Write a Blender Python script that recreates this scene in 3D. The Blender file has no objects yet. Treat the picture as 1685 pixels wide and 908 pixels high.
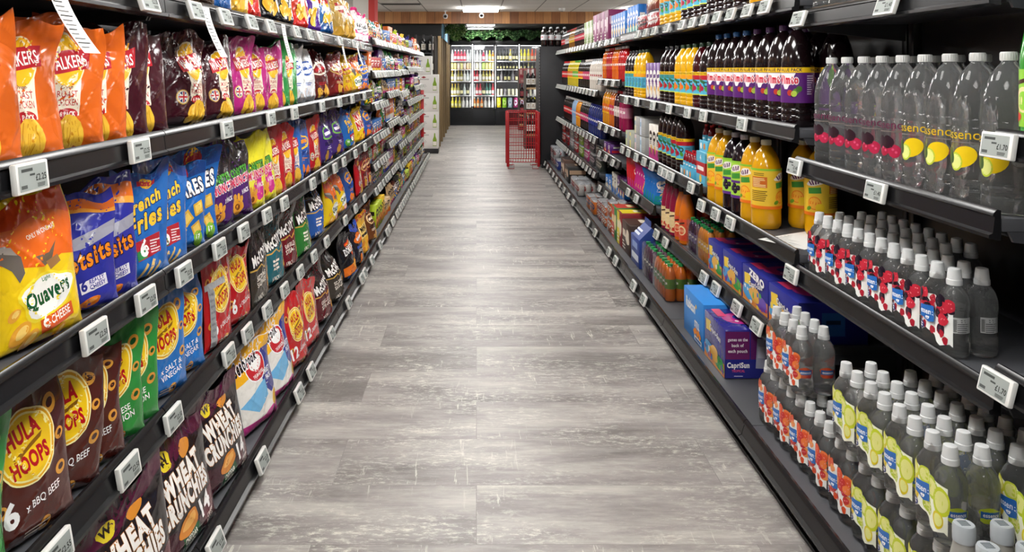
import bpy, bmesh, math, random
import numpy as np
from mathutils import Vector
from mathutils.geometry import tessellate_polygon

random.seed(7)
SC = bpy.context.scene
COLL = SC.collection
PI = math.pi
RAD = math.radians
F, VX, VY, CH = 1326.0, 784.0, 114.0, 1.30       # focal length (px of 1685), vanishing point, lens height (m)

def C(h):
    """'#rrggbb' -> linear rgb"""
    h = h.lstrip('#')
    v = [int(h[i:i + 2], 16) / 255 for i in (0, 2, 4)]
    return tuple(x / 12.92 if x <= .04045 else ((x + .055) / 1.055) ** 2.4 for x in v)

def Yat(px, a):
    """distance down the aisle of something a metres to the side that shows at column px"""
    return F * a / abs(px - VX)

# ------------------------------------------------------------------ materials
def new_mat(name):
    m = bpy.data.materials.new(name); m.use_nodes = True
    nt = m.node_tree; nt.nodes.clear()
    out = nt.nodes.new('ShaderNodeOutputMaterial')
    return m, nt, out

def N(nt, kind, **kw):
    n = nt.nodes.new(kind)
    for k, v in kw.items():
        if k in n.inputs: n.inputs[k].default_value = v
        else: setattr(n, k, v)
    return n

def attr_mat(name, rough=.4, metal=0., coat=0., bump=0., bscale=30., fold=0., spec=.5):
    m, nt, out = new_mat(name)
    b = N(nt, 'ShaderNodeBsdfPrincipled')
    a = N(nt, 'ShaderNodeVertexColor', layer_name='Col')
    nt.links.new(a.outputs['Color'], b.inputs['Base Color'])
    b.inputs['Roughness'].default_value = rough; b.inputs['Metallic'].default_value = metal
    b.inputs['Coat Weight'].default_value = coat; b.inputs['Coat Roughness'].default_value = .12
    b.inputs['Specular IOR Level'].default_value = spec
    if bump:
        tc = N(nt, 'ShaderNodeTexCoord'); oi = N(nt, 'ShaderNodeObjectInfo')
        mp = N(nt, 'ShaderNodeVectorMath', operation='ADD')
        nt.links.new(tc.outputs['Object'], mp.inputs[0])
        sc = N(nt, 'ShaderNodeVectorMath', operation='SCALE'); sc.inputs[0].default_value = (7, 13, 5)
        nt.links.new(oi.outputs['Random'], sc.inputs['Scale']); nt.links.new(sc.outputs[0], mp.inputs[1])
        n1 = N(nt, 'ShaderNodeTexNoise', Scale=bscale, Detail=2.5, Roughness=.5, Distortion=.6)
        nt.links.new(mp.outputs[0], n1.inputs['Vector'])
        h = n1.outputs['Fac']
        if fold:                                     # sharp creases of crumpled film
            v1 = N(nt, 'ShaderNodeTexVoronoi', Scale=bscale * .55, feature='DISTANCE_TO_EDGE')
            wv = N(nt, 'ShaderNodeVectorMath', operation='ADD')
            ws = N(nt, 'ShaderNodeVectorMath', operation='SCALE'); ws.inputs['Scale'].default_value = .06
            nt.links.new(n1.outputs['Color'], ws.inputs[0]); nt.links.new(mp.outputs[0], wv.inputs[0]); nt.links.new(ws.outputs[0], wv.inputs[1])
            nt.links.new(wv.outputs[0], v1.inputs['Vector'])
            mr = N(nt, 'ShaderNodeMapRange'); mr.inputs['From Max'].default_value = .25
            nt.links.new(v1.outputs['Distance'], mr.inputs['Value'])
            mx = N(nt, 'ShaderNodeMath', operation='MULTIPLY_ADD'); mx.inputs[1].default_value = fold
            nt.links.new(mr.outputs[0], mx.inputs[0]); nt.links.new(h, mx.inputs[2]); h = mx.outputs[0]
        bp = N(nt, 'ShaderNodeBump', Strength=bump, Distance=.012)
        nt.links.new(h, bp.inputs['Height']); nt.links.new(bp.outputs[0], b.inputs['Normal'])
    nt.links.new(b.outputs[0], out.inputs[0])
    return m

M = {}
M['film'] = attr_mat('printed_film', .2, coat=.5, bump=.42, bscale=13, fold=.5)
M['matte_film'] = attr_mat('satin_film', .42, bump=.45, bscale=24, fold=.4)
M['foil'] = attr_mat('silver_foil', .22, metal=.85, bump=.6, bscale=40, fold=.5)
M['card'] = attr_mat('printed_card', .42, spec=.4)
M['gloss'] = attr_mat('moulded_plastic', .3)
M['liquid'] = attr_mat('filled_bottle', .1, coat=.3)
M['print'] = attr_mat('printed_label', .3)
M['paper'] = attr_mat('paper', .8)
M['black'] = attr_mat('powder_coated_steel', .42, spec=.4, bump=.05, bscale=300)
M['rail'] = attr_mat('ticket_rail_plastic', .24, spec=.3)
M['wire'] = attr_mat('coated_wire', .35)
M['wall'] = attr_mat('painted_wall', .8)

def simple(name, col, rough=.5, **kw):
    m, nt, out = new_mat(name)
    b = N(nt, 'ShaderNodeBsdfPrincipled'); b.inputs['Base Color'].default_value = (*col, 1); b.inputs['Roughness'].default_value = rough
    for k, v in kw.items(): b.inputs[k].default_value = v
    nt.links.new(b.outputs[0], out.inputs[0]); return m

def hazy_water(haze, name):
    m, nt, out = new_mat(name); L = nt.links.new
    b = N(nt, 'ShaderNodeBsdfPrincipled'); b.inputs['Base Color'].default_value = (.97, .98, .98, 1); b.inputs['Roughness'].default_value = .015
    b.inputs['Transmission Weight'].default_value = 1.; b.inputs['IOR'].default_value = 1.25
    tc = N(nt, 'ShaderNodeTexCoord'); n1 = N(nt, 'ShaderNodeTexNoise', Scale=38., Detail=2., Distortion=.8)
    mp = N(nt, 'ShaderNodeMapping'); mp.inputs['Scale'].default_value = (1, 1, .45); L(tc.outputs['Object'], mp.inputs[0]); L(mp.outputs[0], n1.inputs['Vector'])
    bp = N(nt, 'ShaderNodeBump', Strength=.25, Distance=.005); L(n1.outputs['Fac'], bp.inputs['Height']); L(bp.outputs[0], b.inputs['Normal'])
    d = N(nt, 'ShaderNodeBsdfTranslucent'); d.inputs[0].default_value = (.80, .82, .82, 1)
    d2 = N(nt, 'ShaderNodeBsdfDiffuse'); d2.inputs[0].default_value = (.62, .64, .64, 1)
    m1 = N(nt, 'ShaderNodeMixShader'); m1.inputs[0].default_value = .5; L(d.outputs[0], m1.inputs[1]); L(d2.outputs[0], m1.inputs[2])
    mx = N(nt, 'ShaderNodeMixShader'); mx.inputs[0].default_value = haze; L(b.outputs[0], mx.inputs[1]); L(m1.outputs[0], mx.inputs[2]); L(mx.outputs[0], out.inputs[0])
    return m
M['water'] = hazy_water(.11, 'water_in_bottle'); M['small_water'] = hazy_water(.17, 'water_in_small_bottle')
M['cap'] = simple('milky_cap', (.62, .63, .63), .35)

def thin_clear(name, tint, gloss_rough, base=.06, bump=0.):
    m, nt, out = new_mat(name)
    t = N(nt, 'ShaderNodeBsdfTransparent'); t.inputs[0].default_value = (*tint, 1)
    g = N(nt, 'ShaderNodeBsdfGlossy'); g.inputs['Roughness'].default_value = gloss_rough; g.inputs[0].default_value = (.9, .9, .9, 1)
    lw = N(nt, 'ShaderNodeLayerWeight', Blend=.25)
    ma = N(nt, 'ShaderNodeMath', operation='MULTIPLY_ADD'); ma.inputs[1].default_value = .6; ma.inputs[2].default_value = base
    nt.links.new(lw.outputs['Fresnel'], ma.inputs[0])
    mx = N(nt, 'ShaderNodeMixShader'); nt.links.new(ma.outputs[0], mx.inputs[0])
    nt.links.new(t.outputs[0], mx.inputs[1]); nt.links.new(g.outputs[0], mx.inputs[2]); nt.links.new(mx.outputs[0], out.inputs[0])
    if bump:
        tc = N(nt, 'ShaderNodeTexCoord'); n1 = N(nt, 'ShaderNodeTexNoise', Scale=35., Detail=2., Distortion=1.)
        nt.links.new(tc.outputs['Object'], n1.inputs['Vector'])
        bp = N(nt, 'ShaderNodeBump', Strength=bump, Distance=.01); nt.links.new(n1.outputs['Fac'], bp.inputs['Height'])
        nt.links.new(bp.outputs[0], g.inputs['Normal'])
    return m
M['shrink'] = thin_clear('shrink_wrap', (.97, .97, .97), .12, .03, .5)
M['door_glass'] = thin_clear('cooler_glass', (.95, .96, .97), .02, .02)

def emit(name, col, s):
    m, nt, out = new_mat(name); e = N(nt, 'ShaderNodeEmission'); e.inputs[0].default_value = (*col, 1); e.inputs[1].default_value = s
    nt.links.new(e.outputs[0], out.inputs[0]); return m
M['led'] = emit('light_panel', (1., .985, .96), 27.)
M['led_strip'] = emit('light_strip', (1., .98, .95), 220.)
M['led_cool'] = emit('cooler_light', (1., .99, .98), 24.)

def floor_mat():
    m, nt, out = new_mat('vinyl_plank_floor'); L = nt.links.new
    tc = N(nt, 'ShaderNodeTexCoord')
    br = N(nt, 'ShaderNodeTexBrick', offset=.37, offset_frequency=2)
    br.inputs['Scale'].default_value = 1.; br.inputs['Brick Width'].default_value = 1.22; br.inputs['Row Height'].default_value = .315
    br.inputs['Mortar Size'].default_value = .0012; br.inputs['Mortar Smooth'].default_value = .3; br.inputs['Bias'].default_value = 0
    br.inputs['Color1'].default_value = (0, 0, 0, 1); br.inputs['Color2'].default_value = (1, 1, 1, 1); br.inputs['Mortar'].default_value = (.5, .5, .5, 1)
    L(tc.outputs['Object'], br.inputs['Vector'])
    # each plank gets its own part of the print
    sh = N(nt, 'ShaderNodeVectorMath', operation='SCALE'); sh.inputs['Scale'].default_value = 9.7
    L(br.outputs['Color'], sh.inputs[0])
    ad = N(nt, 'ShaderNodeVectorMath', operation='ADD'); L(tc.outputs['Object'], ad.inputs[0]); L(sh.outputs[0], ad.inputs[1])
    def noise(sx, sy, scale, det, rough, dist=0.):
        mp = N(nt, 'ShaderNodeMapping'); mp.inputs['Scale'].default_value = (sx, sy, 1)
        L(ad.outputs[0], mp.inputs['Vector'])
        n = N(nt, 'ShaderNodeTexNoise', Scale=scale, Detail=det, Roughness=rough, Distortion=dist); L(mp.outputs[0], n.inputs['Vector'])
        return n.outputs['Fac']
    def ramp(f, stops):
        r = N(nt, 'ShaderNodeValToRGB'); el = r.color_ramp.elements
        while len(el) < len(stops): el.new(.5)
        for e, (p, c) in zip(el, stops): e.position = p; e.color = (*c, 1)
        L(f, r.inputs[0]); return r.outputs[0]
    def mix(fac, a, b, bt='MIX'):
        x = N(nt, 'ShaderNodeMix', data_type='RGBA', blend_type=bt)
        if isinstance(fac, float): x.inputs[0].default_value = fac
        else: L(fac, x.inputs[0])
        for s, v in ((6, a), (7, b)):
            if isinstance(v, tuple): x.inputs[s].default_value = (*v, 1)
            else: L(v, x.inputs[s])
        return x.outputs[2]
    base = ramp(noise(.6, 2.6, 2.2, 7, .66), [(.36, C('#6f6a67')), (.5, C('#918b88')), (.65, C('#b2aea7'))])
    grain = ramp(noise(2.5, 30, 3., 4, .6), [(.3, (.82, .82, .82)), (.7, (1.08, 1.08, 1.08))])
    c = mix(.75, base, grain, 'MULTIPLY')
    # pale scraped patches, broken up by grain in both directions
    pa = ramp(noise(1.1, 3.0, 2.0, 4, .6), [(.44, (.12, .12, .12)), (.62, (1, 1, 1))])
    pb = ramp(noise(6, 15, 4.5, 7, .8, .2), [(.5, (0, 0, 0)), (.62, (.9, .9, .9))])
    pf = mix(1., pa, pb, 'MULTIPLY')
    c = mix(pf, c, C('#d3d1c5'))
    pc = ramp(noise(26, 2.2, 2.4, 4, .7, .4), [(.61, (0, 0, 0)), (.66, (.75, .75, .75))])
    pd = ramp(noise(1.5, 2, 1.4, 2, .5), [(.5, (0, 0, 0)), (.6, (1, 1, 1))])
    c = mix(mix(1., pc, pd, 'MULTIPLY'), c, C('#cfcdc2'))
    sp = ramp(noise(9, 9, 9., 3, .6), [(.7, (0, 0, 0)), (.74, (.5, .5, .5))])
    c = mix(sp, c, C('#d8d6ca'))
    pv = ramp(br.outputs['Color'], [(0., (.96, .96, .96)), (1., (1.03, 1.03, 1.03))])
    c = mix(1., c, pv, 'MULTIPLY')
    sm = N(nt, 'ShaderNodeMath', operation='MULTIPLY'); sm.inputs[1].default_value = .55; L(br.outputs['Fac'], sm.inputs[0])
    c = mix(sm.outputs[0], c, C('#5f5a58'))
    b = N(nt, 'ShaderNodeBsdfPrincipled'); L(c, b.inputs['Base Color'])
    b.inputs['Roughness'].default_value = .42; b.inputs['Specular IOR Level'].default_value = .45
    bp = N(nt, 'ShaderNodeBump', Strength=.12, Distance=.004); L(noise(3, 20, 4., 4, .6), bp.inputs['Height']); L(bp.outputs[0], b.inputs['Normal'])
    L(b.outputs[0], out.inputs[0]); return m

def wood_mat(name, width, cols, axis=0, gap=True):
    """vertical boards of a given width, each its own tone, with grain along z"""
    m, nt, out = new_mat(name); L = nt.links.new
    tc = N(nt, 'ShaderNodeTexCoord'); sp = N(nt, 'ShaderNodeSeparateXYZ'); L(tc.outputs['Object'], sp.inputs[0])
    d = N(nt, 'ShaderNodeMath', operation='DIVIDE'); d.inputs[1].default_value = width; L(sp.outputs[axis], d.inputs[0])
    fl = N(nt, 'ShaderNodeMath', operation='FLOOR'); L(d.outputs[0], fl.inputs[0])
    wn = N(nt, 'ShaderNodeTexWhiteNoise', noise_dimensions='1D'); L(fl.outputs[0], wn.inputs['W'])
    r = N(nt, 'ShaderNodeValToRGB'); el = r.color_ramp.elements
    while len(el) < len(cols): el.new(.5)
    for i, (e, c) in enumerate(zip(el, cols)): e.position = i / (len(cols) - 1); e.color = (*c, 1)
    L(wn.outputs['Value'], r.inputs[0])
    mp = N(nt, 'ShaderNodeMapping'); mp.inputs['Scale'].default_value = (60, 60, 3); L(tc.outputs['Object'], mp.inputs[0])
    n = N(nt, 'ShaderNodeTexNoise', Scale=1., Detail=4., Distortion=1.2); L(mp.outputs[0], n.inputs[0])
    r2 = N(nt, 'ShaderNodeValToRGB'); r2.color_ramp.elements[0].color = (.72, .7, .68, 1); r2.color_ramp.elements[0].position = .3
    r2.color_ramp.elements[1].color = (1.1, 1.1, 1.1, 1); r2.color_ramp.elements[1].position = .7; L(n.outputs[0], r2.inputs[0])
    x = N(nt, 'ShaderNodeMix', data_type='RGBA', blend_type='MULTIPLY'); x.inputs[0].default_value = 1
    L(r.outputs[0], x.inputs[6]); L(r2.outputs[0], x.inputs[7]); c = x.outputs[2]
    if gap:
        fr = N(nt, 'ShaderNodeMath', operation='FRACT'); L(d.outputs[0], fr.inputs[0])
        lt = N(nt, 'ShaderNodeMath', operation='LESS_THAN'); lt.inputs[1].default_value = .035; L(fr.outputs[0], lt.inputs[0])
        y = N(nt, 'ShaderNodeMix', data_type='RGBA'); L(lt.outputs[0], y.inputs[0]); L(c, y.inputs[6]); y.inputs[7].default_value = (*C('#3a2415'), 1); c = y.outputs[2]
    b = N(nt, 'ShaderNodeBsdfPrincipled'); L(c, b.inputs['Base Color']); b.inputs['Roughness'].default_value = .5
    L(b.outputs[0], out.inputs[0]); return m

def ceiling_mat():
    m, nt, out = new_mat('ceiling_tiles'); L = nt.links.new
    tc = N(nt, 'ShaderNodeTexCoord')
    br = N(nt, 'ShaderNodeTexBrick', offset=0.)
    br.inputs['Scale'].default_value = 1.; br.inputs['Brick Width'].default_value = .62; br.inputs['Row Height'].default_value = .62
    br.inputs['Mortar Size'].default_value = .010; br.inputs['Color1'].default_value = (*C('#f3f0eb'), 1); br.inputs['Color2'].default_value = (*C('#eeebe5'), 1)
    br.inputs['Mortar'].default_value = (*C('#a09c97'), 1)
    mp = N(nt, 'ShaderNodeMapping'); mp.inputs['Location'].default_value = (.23, .13, 0); L(tc.outputs['Object'], mp.inputs[0])
    L(mp.outputs[0], br.inputs['Vector'])
    b = N(nt, 'ShaderNodeBsdfPrincipled'); L(br.outputs['Color'], b.inputs['Base Color']); b.inputs['Roughness'].default_value = .9
    L(b.outputs[0], out.inputs[0]); return m
M['floor'] = floor_mat(); M['ceiling'] = ceiling_mat()
M['fascia'] = wood_mat('cedar_boards', .145, [C('#7a4a26'), C('#a9713f'), C('#8f5a2f'), C('#c08a52'), C('#9a6236')])
M['slat'] = wood_mat('oak_slats', .9, [C('#8a7350'), C('#9a825c')], 1, False)
M['crate'] = wood_mat('pale_wood', .5, [C('#b89a70'), C('#c9ac82')], 0, False)
M['leaf'] = attr_mat('leaf', .5)

# ------------------------------------------------------------------ mesh building
class MB:
    """collects geometry with a colour and a material slot per face, then becomes ONE mesh"""
    def __init__(s):
        s.V = []; s.F = []; s.Cc = []; s.Mi = []; s.Nn = []; s.n = 0; s.hasn = False
    def add(s, V, Fc, col, mi=0, nrm=None):
        V = np.asarray(V, float).reshape(-1, 3)
        s.V.append(V)
        one = not isinstance(col, list)
        for i, f in enumerate(Fc):
            s.F.append(tuple(int(k) + s.n for k in f)); s.Cc.append(col if one else col[i]); s.Mi.append(mi)
        if nrm is None: nrm = np.zeros_like(V)
        else: s.hasn = True
        s.Nn.append(np.asarray(nrm, float)); s.n += len(V)
        return s
    def box(s, x0, x1, y0, y1, z0, z1, col, mi=0):
        V = [(x, y, z) for z in (z0, z1) for y in (y0, y1) for x in (x0, x1)]
        return s.add(V, [(0, 2, 3, 1), (4, 5, 7, 6), (0, 1, 5, 4), (2, 6, 7, 3), (0, 4, 6, 2), (1, 3, 7, 5)], col, mi)
    def cbox(s, x0, x1, y0, y1, z0, z1, col, r=.003, mi=0, seg=2):
        bm = bmesh.new(); bmesh.ops.create_cube(bm, size=1)
        for v in bm.verts:
            v.co = ((x0 + x1) / 2 + v.co.x * (x1 - x0), (y0 + y1) / 2 + v.co.y * (y1 - y0), (z0 + z1) / 2 + v.co.z * (z1 - z0))
        bmesh.ops.bevel(bm, geom=bm.edges[:], offset=r, segments=seg, profile=.5, affect='EDGES')
        bm.verts.index_update()
        s.add([v.co[:] for v in bm.verts], [[v.index for v in f.verts] for f in bm.faces], col, mi); bm.free(); return s
    def lathe(s, prof, col, n=20, mi=0, cx=0, cy=0):
        """prof: [(r, z)...] bottom to top; closed ends where r is 0. col: one colour or a function of z"""
        V = []; Fc = []; cols = []
        for r, z in prof:
            for k in range(n):
                a = 2 * PI * k / n; V.append((cx + r * math.cos(a), cy + r * math.sin(a), z))
        for i in range(len(prof) - 1):
            for k in range(n):
                Fc.append((i * n + k, i * n + (k + 1) % n, (i + 1) * n + (k + 1) % n, (i + 1) * n + k))
                cols.append(col((prof[i][1] + prof[i + 1][1]) / 2) if callable(col) else col)
        Fc.append(tuple(reversed(range(n)))); cols.append(col(prof[0][1]) if callable(col) else col)
        Fc.append(tuple(range((len(prof) - 1) * n, len(prof) * n))); cols.append(col(prof[-1][1]) if callable(col) else col)
        return s.add(V, Fc, cols, mi)
    def tube(s, pts, r, col, n=6, mi=0):
        pts = [Vector(p) for p in pts]; V = []; Fc = []
        for i, p in enumerate(pts):
            d = (pts[min(i + 1, len(pts) - 1)] - pts[max(i - 1, 0)]).normalized()
            u = d.orthogonal().normalized() if i == 0 else (u - d * u.dot(d)).normalized()
            w = d.cross(u)
            for k in range(n):
                a = 2 * PI * k / n; V.append((p + (u * math.cos(a) + w * math.sin(a)) * r)[:])
        for i in range(len(pts) - 1):
            for k in range(n): Fc.append((i * n + k, i * n + (k + 1) % n, (i + 1) * n + (k + 1) % n, (i + 1) * n + k))
        Fc.append(tuple(reversed(range(n)))); Fc.append(tuple(range((len(pts) - 1) * n, len(pts) * n)))
        return s.add(V, Fc, col, mi)
    def extrude(s, prof, y0, y1, col, mi=0):
        """closed (x, z) outline drawn out from y0 to y1"""
        n = len(prof); V = [(x, y0, z) for x, z in prof] + [(x, y1, z) for x, z in prof]
        Fc = [(k, (k + 1) % n, n + (k + 1) % n, n + k) for k in range(n)] + [tuple(reversed(range(n))), tuple(range(n, 2 * n))]
        return s.add(V, Fc, col, mi)
    def mesh(s, name, mats, smooth=True, fix=False):
        me = bpy.data.meshes.new(name)
        V = np.concatenate(s.V)
        me.from_pydata(V.tolist(), [], s.F)
        for m in mats: me.materials.append(m)
        me.polygons.foreach_set('material_index', s.Mi)
        me.polygons.foreach_set('use_smooth', [bool(smooth)] * len(s.F))
        at = me.color_attributes.new('Col', 'FLOAT_COLOR', 'CORNER')
        lens = [len(f) for f in s.F]
        cc = np.repeat(np.array([(*c[:3], 1.) for c in s.Cc], dtype=np.float32), lens, axis=0)
        at.data.foreach_set('color', cc.ravel())
        me.validate(); me.update()
        if fix:
            bm = bmesh.new(); bm.from_mesh(me); bmesh.ops.recalc_face_normals(bm, faces=bm.faces[:]); bm.to_mesh(me); bm.free()
        if s.hasn:
            me.normals_split_custom_set_from_vertices(np.concatenate(s.Nn).tolist())
        elif smooth and not s.hasn:
            try: me.set_sharp_from_angle(angle=RAD(35))
            except Exception: pass
        return me

def put(name, me, parent=None, loc=(0, 0, 0), rot=(0, 0, 0), scale=(1, 1, 1)):
    o = bpy.data.objects.new(name, me); COLL.objects.link(o)
    o.location = loc; o.rotation_euler = rot; o.scale = scale
    if parent is not None: o.parent = parent
    return o

def tag(o, label, cat, group=None, kind=None):
    if label: o['label'] = label
    if cat: o['category'] = cat
    if group: o['group'] = group
    if kind: o['kind'] = kind
    return o

def thing(name, loc=(0, 0, 0), rot=(0, 0, 0), scale=(1, 1, 1)):
    return put(name, None, None, loc, rot, scale)

def struct(name, me, loc=(0, 0, 0)):
    o = put(name, me, None, loc); o['kind'] = 'structure'; return o

# ------------------------------------------------------------------ flat artwork, later laid on a surface
_font = {}
def font_mesh(s, b, shear, sp=None):
    sp = b if sp is None else sp; key = (s, b, shear, sp)
    if key not in _font:
        cu = bpy.data.curves.new('t', 'FONT'); cu.body = s; cu.offset = b * .8; cu.space_character = 1 + sp * 2.2; cu.shear = shear; cu.resolution_u = 3
        ob = bpy.data.objects.new('t', cu); COLL.objects.link(ob)
        dg = bpy.context.evaluated_depsgraph_get(); dg.update()
        me = ob.evaluated_get(dg).to_mesh(); me.calc_loop_triangles()
        v = np.array([p.co[:2] for p in me.vertices]).reshape(-1, 2); t = np.array([q.vertices[:] for q in me.loop_triangles], int).reshape(-1, 3)
        bpy.data.objects.remove(ob); bpy.data.curves.remove(cu)
        _font[key] = (v, t)
    return _font[key]
_cap = [None]
def cap_height():
    if _cap[0] is None:
        v, _ = font_mesh('H', 0., 0.); _cap[0] = float(v[:, 1].max() - v[:, 1].min())
    return _cap[0]

class Art:
    """coloured outlines in centimetres, x across and y up"""
    def __init__(s): s.P = []; s.B = []
    def _add(s, V, T, col, col_layer=None):
        V = np.asarray(V, float)
        if not len(T): return s
        lo, hi = V.min(0), V.max(0)
        lay = 0
        for (l, h, k) in s.B:
            if (l < hi).all() and (h > lo).all(): lay = max(lay, k + 1)
        s.P.append((V, np.asarray(T, int), col, lay)); s.B.append((lo, hi, lay)); return s
    def poly(s, pts, col):
        t = tessellate_polygon([[Vector((x, y, 0)) for x, y in pts]])
        return s._add(pts, t, C(col) if isinstance(col, str) else col)
    def spline(s, pts, col, it=2):
        for _ in range(it): pts = [q for (x0, y0), (x1, y1) in zip(pts, pts[1:] + pts[:1]) for q in ((x0 * .75 + x1 * .25, y0 * .75 + y1 * .25), (x0 * .25 + x1 * .75, y0 * .25 + y1 * .75))]
        return s.poly(pts, col)
    def rect(s, x0, y0, x1, y1, col, rot=0):
        cx, cy = (x0 + x1) / 2, (y0 + y1) / 2; c, n = math.cos(RAD(rot)), math.sin(RAD(rot))
        return s.poly([(cx + (x - cx) * c - (y - cy) * n, cy + (x - cx) * n + (y - cy) * c) for x, y in ((x0, y0), (x1, y0), (x1, y1), (x0, y1))], col)
    def ell(s, x, y, rx, ry, col, rot=0, n=18):
        c, k = math.cos(RAD(rot)), math.sin(RAD(rot))
        return s.poly([(x + rx * math.cos(a) * c - ry * math.sin(a) * k, y + rx * math.cos(a) * k + ry * math.sin(a) * c) for a in [2 * PI * i / n for i in range(n)]], col)
    def blob(s, x, y, rx, ry, col, seed=0, rough=.18, n=18, rot=0):
        r = random.Random(seed); p1, p2 = r.random() * 6, r.random() * 6; c, k = math.cos(RAD(rot)), math.sin(RAD(rot))
        pts = []
        for i in range(n):
            a = 2 * PI * i / n; q = 1 + rough * (math.sin(3 * a + p1) * .6 + math.sin(5 * a + p2) * .4)
            X, Yy = rx * q * math.cos(a), ry * q * math.sin(a); pts.append((x + X * c - Yy * k, y + X * k + Yy * c))
        return s.poly(pts, col)
    def text(s, t, x, y, h, col, rot=0, sx=1., shear=0., b=.02, out=None, ow=.05, w=None):
        """centred on x, baseline y, capital height h; w squeezes to a width"""
        k = h / cap_height(); sp = b + (ow * .5 if out else 0); v, tr = font_mesh(t, b, shear, sp)
        if not len(v): return s
        mid = (v[:, 0].min() + v[:, 0].max()) / 2; wid = (v[:, 0].max() - v[:, 0].min()) * k
        if w: sx = w / wid
        c, n = math.cos(RAD(rot)), math.sin(RAD(rot))
        def tf(vv):
            X = (vv[:, 0] - mid) * k * sx; Yy = vv[:, 1] * k
            return np.stack([x + X * c - Yy * n, y + X * n + Yy * c], 1)
        if out:
            vo, to = font_mesh(t, b + ow, shear, sp); s._add(tf(vo), to, C(out))
        return s._add(tf(v), tr, C(col))
    def lines(s, x0, y0, x1, y1, n, col, seed=0, fill=.45):
        """rows of small illegible print"""
        r = random.Random(seed); dy = (y1 - y0) / n
        for i in range(n):
            y = y0 + dy * i; s.rect(x0, y, x0 + (x1 - x0) * r.uniform(.55, 1), y + dy * fill, col)
        return s
    def crisp(s, x, y, r, rot, col='#e8b93a', dark='#c98a1e'):
        s.blob(x, y, r, r * .62, col, int(abs(x * 7 + y * 3 + rot)), .12, 16, rot)
        for k in (-.3, .1, .45):
            c, n = math.cos(RAD(rot)), math.sin(RAD(rot))
            X, Yy = 0, r * .62 * k
            s.rect(x + X * c - Yy * n - r * .7, y + X * n + Yy * c - r * .025, x + X * c - Yy * n + r * .7, y + X * n + Yy * c + r * .025, dark, rot)
        return s
    def tris(s, maxlen):
        """-> points (n,2), layer per point, triangles, colour per triangle, cut so no edge is longer than maxlen"""
        out = []
        for V, T, col, lay in s.P:
            tri = V[T]
            for _ in range(40):
                e = np.stack([np.linalg.norm(tri[:, i] - tri[:, (i + 1) % 3], axis=1) for i in range(3)], 1)
                big = e.max(1) > maxlen
                if not big.any(): break
                t = tri[big]; i = e[big].argmax(1); r = np.arange(len(t))
                a, b, c = t[r, i], t[r, (i + 1) % 3], t[r, (i + 2) % 3]; m = (a + b) / 2
                tri = np.concatenate([tri[~big], np.stack([a, m, c], 1), np.stack([m, b, c], 1)])
            out.append((tri, col, lay))
        return out

def lay_on(mb, art, S, mi=0, maxlen=1.6, off=.0005, step=.0003, cm=True, two=False):
    """lay the artwork on the surface S(x, y) -> points, normals (x, y in centimetres)"""
    for tri, col, lay in art.tris(maxlen):
        fl = tri.reshape(-1, 2)
        key = np.round(fl, 4); uq, inv = np.unique(key, axis=0, return_inverse=True); inv = inv.ravel()
        P, Nn = S(uq[:, 0], uq[:, 1])
        T = inv.reshape(-1, 3)
        T = T[(T[:, 0] != T[:, 1]) & (T[:, 1] != T[:, 2]) & (T[:, 0] != T[:, 2])]
        if not len(T): continue
        P = P + Nn * (off + step * lay)
        q = P[T]; fn = np.cross(q[:, 1] - q[:, 0], q[:, 2] - q[:, 0]); fl_ = (fn * Nn[T[:, 0]]).sum(1) < 0
        T[fl_] = T[fl_][:, ::-1]
        mb.add(P, T.tolist(), col, mi, Nn)

def plane_S(o, ex, ey):
    o, ex, ey = (np.array(v, float) for v in (o, ex, ey)); n = np.cross(ex, ey); n /= np.linalg.norm(n)
    return lambda x, y: (o + np.outer(x, ex) * .01 + np.outer(y, ey) * .01, np.repeat(n[None], len(x), 0))

def cyl_S(R, zc=0., front=-PI / 2):
    """x runs round the cylinder from its front (-y), y up"""
    Rf = R if callable(R) else (lambda z: np.full_like(z, R))
    def S(x, y):
        z = y * .01 + zc; r = Rf(z); a = front + x * .01 / np.maximum(r, 1e-4); n = np.stack([np.cos(a), np.sin(a), np.zeros_like(a)], 1)
        return n * r[:, None] + np.stack([0 * z, 0 * z, z], 1), n
    return S

# ------------------------------------------------------------------ soft bags
def smooth(a, b, x): t = np.clip((x - a) / (b - a), 0, 1); return t * t * (3 - 2 * t)

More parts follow.
